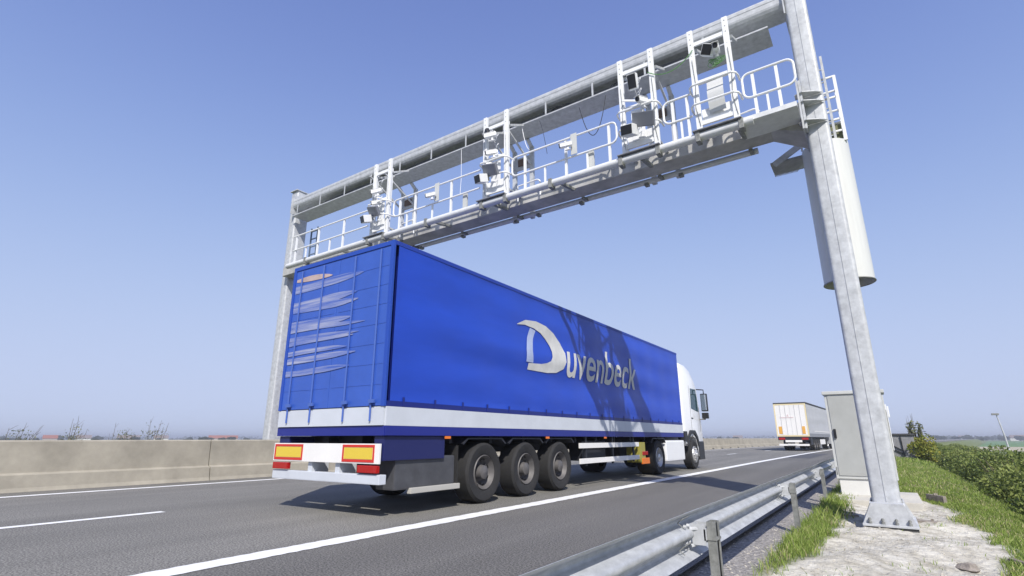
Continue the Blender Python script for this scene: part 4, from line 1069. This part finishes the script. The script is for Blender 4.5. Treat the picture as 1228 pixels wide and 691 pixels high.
# ------------------------------------------------------------------ vegetation
def cards(name, P, D, Wd, Ht, tint, m, bend=.3, tip=.15):
    """blades/leaves: P base points, D direction (unit) , W width vector, height -> two quads each"""
    n = len(P); mid = P + D * (Ht[:, None] * .5); lean = rng.normal(0, 1, (n, 3)) * [1, 1, 0]; lean /= np.linalg.norm(lean, axis=1)[:, None] + 1e-6
    top = P + D * Ht[:, None] * .95 + lean * (Ht * bend)[:, None] - np.array([0, 0, 1]) * (Ht * bend * .3)[:, None]
    mid = mid + lean * (Ht * bend * .3)[:, None]
    vs = np.stack([P - Wd * .5, P + Wd * .5, mid - Wd * .45, mid + Wd * .45, top - Wd * tip, top + Wd * tip], 1).reshape(-1, 3)
    b0 = np.arange(n) * 6
    f = np.concatenate([np.stack([b0, b0 + 1, b0 + 3, b0 + 2], 1), np.stack([b0 + 2, b0 + 3, b0 + 5, b0 + 4], 1)])
    me = bpy.data.meshes.new(name)
    me.vertices.add(len(vs)); me.vertices.foreach_set('co', vs.reshape(-1).astype(np.float32))
    me.loops.add(len(f) * 4); me.loops.foreach_set('vertex_index', f.reshape(-1).astype(np.int32))
    me.polygons.add(len(f)); me.polygons.foreach_set('loop_start', (np.arange(len(f)) * 4).astype(np.int32)); me.polygons.foreach_set('loop_total', np.full(len(f), 4, np.int32))
    me.update(); me.validate()
    a = me.attributes.new('tint', 'FLOAT', 'POINT'); a.data.foreach_set('value', np.repeat(tint, 6).astype(np.float32))
    me.materials.append(m)
    return me
def grass(n, u0, u1, Y0, Y1, hm, wm, dens):
    u = rng.uniform(u0, u1, n); Y = rng.uniform(Y0, Y1, n)
    k = rng.random(n) < dens(u, Y); u, Y = u[k], Y[k]; n = len(u)
    z = gz(u, Y) - .01; O_ = np.array([off(y) for y in Y])
    P = np.stack([u + O_, Y, z], 1)
    cl = smooth_noise(u, Y, 2.2) * .5 + smooth_noise(u, Y, 7.) * .3
    H_ = hm * np.clip(rng.normal(1, .3, n) + cl * .6, .25, 2.2)
    a = rng.uniform(0, np.pi, n); Wd = np.stack([np.cos(a), np.sin(a), np.zeros(n)], 1) * (wm * rng.uniform(.7, 1.3, n))[:, None]
    D = np.stack([rng.normal(0, .25, n), rng.normal(0, .25, n), np.ones(n)], 1); D /= np.linalg.norm(D, axis=1)[:, None]
    t = np.clip(.45 + cl * .35 + rng.normal(0, .2, n), 0, .9); t = np.where(rng.random(n) < .05 + .16 * (smooth_noise(u, Y, 1.1) > .25), 1., t)
    return P, D, Wd, H_, t
def d_left(u, Y):   # tufts between rail and sand
    s_ = 1 - sandmask(u, Y); c_ = smooth_noise(u, Y, 1.9) * .5 + .5
    post = np.exp(-((np.abs(((Y - 4.0 + 1.925) % 3.85) - 1.925)) / 1.1) ** 2)
    return np.clip((s_ * .9 + .10 * (c_ > .72)) * (u > -1.13) * (.35 + .9 * post), 0, 1) * np.clip((u + 1.16) / .06, 0, 1)
def d_slope(u, Y):
    return np.clip(1 - sandmask(u, Y) - .0, 0, 1) * np.clip((u + 1.05) / .1, 0, 1) * (1 - ((u > -1.02) & (u < .36) & (Y > 12.0) & (Y < 14.2)))
sets = [grass(26000, -1.16, -.2, 2.0, 9.0, .105, .0065, d_left), grass(20000, -1.16, -.2, 9.0, 22, .115, .010, d_left),
        grass(80000, .4, 3.2, 5.5, 16, .06, .009, d_slope), grass(60000, -1.0, 4.2, 14, 34, .085, .014, d_slope), grass(30000, -1.0, 6.0, 34, 90, .17, .035, d_slope),
        grass(9000, -1.0, .9, 5.0, 12, .045, .006, lambda u, Y: .35 * (smooth_noise(u, Y, 3.7) > .38))]
P = np.concatenate([s_[0] for s_ in sets]); D = np.concatenate([s_[1] for s_ in sets]); Wd = np.concatenate([s_[2] for s_ in sets]); H_ = np.concatenate([s_[3] for s_ in sets]); tt = np.concatenate([s_[4] for s_ in sets])
me = cards('grass', P, D, Wd, H_, tt, grassm); o = bpy.data.objects.new('grass', me); COL.objects.link(o); tag(o, 'green grass growing along the guardrail and down the embankment', 'grass', kind='stuff')

def leaf_cloud(n, size, cen, rad, m, name, lumps=9, flat=1.):
    """leaves through the volume of several overlapping lumps"""
    c = np.array(cen); L = rng.normal(0, 1, (lumps, 3)); L /= np.linalg.norm(L, axis=1)[:, None]; L = L * np.array(rad) * rng.uniform(.3, .75, (lumps, 1))
    R_ = rng.uniform(.35, .62, lumps); k = rng.integers(0, lumps, n)
    d = rng.normal(0, 1, (n, 3)); d /= np.linalg.norm(d, axis=1)[:, None]; rr = rng.uniform(.35, 1, n) ** .5
    P = c + L[k] + d * (rr * R_[k])[:, None] * np.array(rad)
    D = rng.normal(0, 1, (n, 3)) + [0, 0, .6]; D /= np.linalg.norm(D, axis=1)[:, None]
    W2 = np.cross(D, rng.normal(0, 1, (n, 3))); W2 /= np.linalg.norm(W2, axis=1)[:, None]
    H2 = size * rng.uniform(.6, 1.4, n); t = np.clip(.4 + .5 * (rng.random(lumps)[k] - .5) + rng.normal(0, .22, n), 0, 1)
    return cards(name, P, D, W2 * (H2 * .55)[:, None], H2, t, m, .15, .2)
def stems(b, base, top, n, spread, r):
    for i in range(n):
        a = random.uniform(0, 6.28); rr = spread * random.uniform(.2, 1)
        p0 = Vector((base[0] + .1 * math.cos(a), base[1] + .1 * math.sin(a), base[2] - .1)); p3 = Vector((top[0] + rr * math.cos(a), top[1] + rr * math.sin(a), top[2] * random.uniform(.7, 1.05)))
        pm = p0.lerp(p3, .5) + Vector((random.uniform(-.1, .1), random.uniform(-.1, .1), .05))
        b.tube([p0, pm, p3], [r, r * .7, r * .25], 5)
shr_meshes = []
for v_ in range(4):
    lm = leaf_cloud(5200, .085, (0, 0, .95), (1.25, 1.25, .95), leafm, 'foliage', 14)
    sb = MB(); stems(sb, (0, 0, 0), (0, 0, 1.75), 16, 1.1, .022)
    sm_ = sb.mesh('branches'); sm_.materials.append(barkm); shr_meshes.append((lm, sm_))
spots = []
Y = 11.5; i = 0
while Y < 90:
    for u in (3.2, 4.8, 6.6) if Y < 45 else (3.0, 5.2):
        spots.append((u + random.uniform(-.3, .3) + (0 if Y < 30 else -.4), Y + random.uniform(-.5, .5)))
    Y += 1.9 if Y < 25 else 3.2; i += 1
shl = 'dense green bramble shrub in the hedge below the embankment'
ROW = ['nearest the grass slope', 'behind the nearest row', 'outermost towards the fields']
for i, (u, Y) in enumerate(spots):
    lm, sm_ = shr_meshes[i % 4]
    g = bpy.data.objects.new('shrub', None); COL.objects.link(g); zg = float(gz(np.array(u), np.array(Y)))
    top = .55 + random.uniform(-.40, .22); sc_ = (top - zg) / 2.0
    g.location = (u + off(Y), Y, zg - .05); g.rotation_euler = (0, 0, random.uniform(0, 6)); g.scale = (max(1., sc_), max(1., sc_), sc_)
    rw = 0 if u < 4 else (1 if u < 5.8 else 2); ds = 'close part of hedge' if Y < 20 else ('middle part of hedge' if Y < 40 else 'far end of hedge')
    tag(g, 'dense green bramble shrub, ' + ds + ', ' + ROW[rw], 'shrub', 'shrubs, ' + ds + ', ' + ROW[rw])
    for nm, mm in (('foliage', lm), ('branches', sm_)):
        o = bpy.data.objects.new(nm, mm); COL.objects.link(o); o.parent = g
# tall grass tufts at hedge edge are in the grass; sparse twigs
# yellow-leaved bush and two saplings by the shed
SY = 40.
def plant(name, loc, n, size, rad, cz, m, label, cat, ns, topz, spread, r):
    g = thing(name, loc, label, cat); 
    me = leaf_cloud(n, size, (0, 0, cz), rad, m, 'foliage', 10); o = bpy.data.objects.new('foliage', me); COL.objects.link(o); o.parent = g
    sb = MB(); stems(sb, (0, 0, 0), (0, 0, topz), ns, spread, r); sb.build('branches', barkm, g, local=True); return g
plant('bush', (1.75, SY, -.5), 1800, .12, (.8, .8, .75), .95, leafy, 'yellow green flowering bush right of the small shed', 'bush', 12, 1.6, .7, .02)
plant('sapling', (1.35, SY + 1, -.2), 700, .12, (.28, .28, 1.1), 1.45, leafp, 'taller pale green sapling behind the small shed', 'sapling', 7, 2.6, .2, .02)
plant('sapling', (1.75, SY + 1, -.3), 380, .10, (.16, .16, .85), 1.45, leafp, 'shorter thin sapling right of the taller sapling', 'sapling', 4, 2.3, .1, .02)
# shed
S = thing('shed', (.9, SY, -.1), 'small grey corrugated shed with dark flat roof beyond the cabinet', 'shed')
b = MB(); x0, x1 = .05, 1.35
b.box(x0, x1, SY, SY + 1.6, -.3, 1.22)
for k in range(26): b.box(x0 + .01 + k * .05, x0 + .03 + k * .05, SY - .02, SY - .001, -.3, 1.22)
b.build('wall', woodgrey, S)
b = MB(); b.box(x0 - .06, x1 + .08, SY - .10, SY + 1.7, 1.222, 1.32, .01); b.build('roof', roofdk, S)
b = MB(); b.beam((.10, SY - .06, .72), (.78, SY - .06, .32), .05, .05); b.beam((.10, SY - .06, .52), (.78, SY - .06, .12), .05, .05); b.beam((.76, SY - .07, .05), (.70, SY - .07, 1.15), .05, .05)
b.build('brace', black, S)
# lamp post
Lp = thing('street_lamp', (off(70) + 8.6, 70, -2), 'thin leaning lamp post standing in the field behind the hedge', 'lamp post')
px = off(70) + 8.6
MB().tube([(px, 70, -2), (px - .15, 70, 1.2), (px - .38, 70, 3.2)], [.09, .07, .05], 8).build('pole', galv, Lp)
b = MB(); b.box(px - .75, px - .2, 69.85, 70.15, 3.2, 3.38, .03); b.build('lamp_head', galv_dark, Lp)

# spindly shrubs over the barrier, left
for (px_, h_, sp, lab) in ((-17.2, 2.05, 3.9, 'spindly bare bush, leftmost above the concrete barrier'), (-17.2, 2.3, 5.0, 'spindly bare bush, second from the left above the barrier'), (-17.2, 2.2, 6.1, 'spindly bare bush, third from the left above the barrier'), (-17.2, 2.5, 6.9, 'spindly bare bush, rightmost and tallest above the barrier')):
    g = thing('bare_bush', (px_, sp, -.3), lab, 'bush')
    sb = MB()
    for i in range(9):
        a = random.uniform(0, 6.28); rr = random.uniform(.05, .45); hh = h_ * random.uniform(.62, .82) 
        t0 = Vector((0, 0, 0)); t1 = Vector((rr * math.cos(a), rr * math.sin(a) + .25, hh)); tm = t0.lerp(t1, .55) + Vector((random.uniform(-.08, .08), random.uniform(-.08, .08), 0))
        sb.tube([t0, tm, t1], [.010, .007, .003], 4)
        for q in range(3):
            f0 = tm.lerp(t1, random.random()); sb.tube([f0, f0 + Vector((random.uniform(-.1, .1), random.uniform(-.05, .2), random.uniform(.05, .2)))], [.004, .002], 4)
    sb.build('branches', barkm, g, local=True)
    me = leaf_cloud(120, .035, (0, .15, h_ * .62), (.35, .4, .35), leafp, 'leaves', 8); o = bpy.data.objects.new('leaves', me); COL.objects.link(o); o.parent = g

# far trees and houses on the horizon
tv = []
for v_ in range(3):
    lm = leaf_cloud(1500, 1.3, (0, 0, 5.5), (4.5, 4.5, 4.2), leaff, 'crown', 12)
    tb_ = MB().tube([(0, 0, 0), (.1, 0, 2.5), (0, .1, 6)], [.35, .28, .1], 6); 
    tm_ = tb_.mesh('trunk'); tm_.materials.append(barkm); tv.append((lm, tm_))
def fwdpt(px, dist):
    # point at image column px (1228 wide) near the horizon, dist metres away
    r_ = cR * (px - 614) + cU * (345.5 - 526) + cF * 629.2; r_.z = 0; r_.normalize(); return r_ * dist
k = 0
cols = [(random.uniform(-60, 300), random.uniform(420, 900)) for _ in range(46)] + [(random.uniform(1080, 1300), random.uniform(650, 1300)) for _ in range(70)] + [(random.uniform(560, 930), random.uniform(500, 1000)) for _ in range(14)]
for px_, d in cols:
    p = fwdpt(px_, d); lm, tm_ = tv[k % 3]; k += 1
    g = bpy.data.objects.new('distant_tree', None); COL.objects.link(g); g.location = (p.x, p.y, -2); s_ = random.uniform(.35, .62) * (1 if d > 650 else .75); g.scale = (s_ * random.uniform(1, 2.2), s_ * random.uniform(1, 1.6), s_); g.rotation_euler = (0, 0, random.uniform(0, 6))
    wh = 'above the concrete barrier at left' if px_ < 320 else ('beyond the hedge at right' if px_ > 1000 else 'between the two lorries'); tag(g, 'hazy rounded tree on the horizon ' + wh, 'tree', 'horizon trees ' + wh)
    for nm, mm in (('crown', lm), ('trunk', tm_)):
        o = bpy.data.objects.new(nm, mm); COL.objects.link(o); o.parent = g
# far wood as one mass
def woodline(px0, px1, d, hgt, n, seed):
    t = np.linspace(px0, px1, n); P = np.array([list(fwdpt(x_, d * (1 + .06 * math.sin(x_ * .05 + seed)))) for x_ in t]) ; 
    P[:, 2] = -2; P = P + rng.normal(0, 1, P.shape) * [12, 12, 0]; P[:, 2] += rng.uniform(0, hgt, n) * (.6 + .4 * np.sin(t * .11 + seed))
    D = rng.normal(0, 1, (n, 3)) + [0, 0, 1]; D /= np.linalg.norm(D, axis=1)[:, None]; W2 = np.cross(D, rng.normal(0, 1, (n, 3))); W2 /= np.linalg.norm(W2, axis=1)[:, None]
    H2 = rng.uniform(1.5, 3.4, n); return P, D, W2 * H2[:, None], H2, rng.random(n)
ws_ = [woodline(-200, 1500, 1500, 8, 9000, 1), woodline(1000, 1500, 1150, 5, 3500, 3)]
me = cards('distant_wood', *[np.concatenate([a[i] for a in ws_]) for i in range(5)], leaff, .2, .4); o = bpy.data.objects.new('distant_wood', me); COL.objects.link(o); tag(o, 'hazy line of far-off woodland along the horizon', 'woodland', kind='stuff')
hl_ = 'small distant house with pitched roof on the horizon'
HL = ['small pale house right of the tallest bare bush', 'leftmost of the white houses behind the barrier', 'second white house behind the barrier', 'third and widest white house behind the barrier', 'long red roofed house left of the blue lorry', 'smaller red roofed house nearest the blue lorry', 'red roofed house behind the bare bushes', 'pale house on the horizon above the hedge', 'pale house on the horizon at the right picture edge', 'pale house on the horizon between the lorries']
for hi, (px_, d, wd, red_) in enumerate(((100, 620, 11, 0), (147, 640, 9, 0), (160, 650, 10, 0), (193, 640, 12, 0), (262, 640, 18, 1), (276, 650, 14, 1), (60, 640, 10, 1), (1156, 900, 10, 0), (1222, 800, 14, 0), (885, 700, 10, 0))):
    p = fwdpt(px_, d); g = thing('house', (p.x, p.y, -2), HL[hi], 'house', 'houses on the horizon', rz=math.atan2(p.y, p.x) + 1.57)
    MB().box(-wd / 2, wd / 2, -4, 4, 0, 3.2).build('wall', mat('white_render', (.7, .69, .66), .8) if not red_ else brick, g, local=True)
    MB().prism([(-4.4, 3.21), (4.4, 3.21), (0, 6.2)], 'x', -wd / 2 - .3, wd / 2 + .3).build('roof', tile if red_ else mat('slate_roof', (.20, .16, .15), .8), g, local=True)

# ------------------------------------------------------------------ haze
hz = MB().box(-3200, 3200, -700, 3700, -4, 12).build('haze', bpy.data.materials.new('haze_air')); tag(hz, kind='stuff', label='thin pale haze in the air over the plain', cat='haze')
hm_ = hz.data.materials[0]; hm_.use_nodes = True; t = hm_.node_tree; t.nodes.clear()
pv = t.nodes.new('ShaderNodeVolumePrincipled'); pv.inputs['Density'].default_value = .0008; pv.inputs['Color'].default_value = (.93, .95, 1.0, 1); pv.inputs['Anisotropy'].default_value = .3
ou = t.nodes.new('ShaderNodeOutputMaterial'); t.links.new(pv.outputs[0], ou.inputs['Volume'])
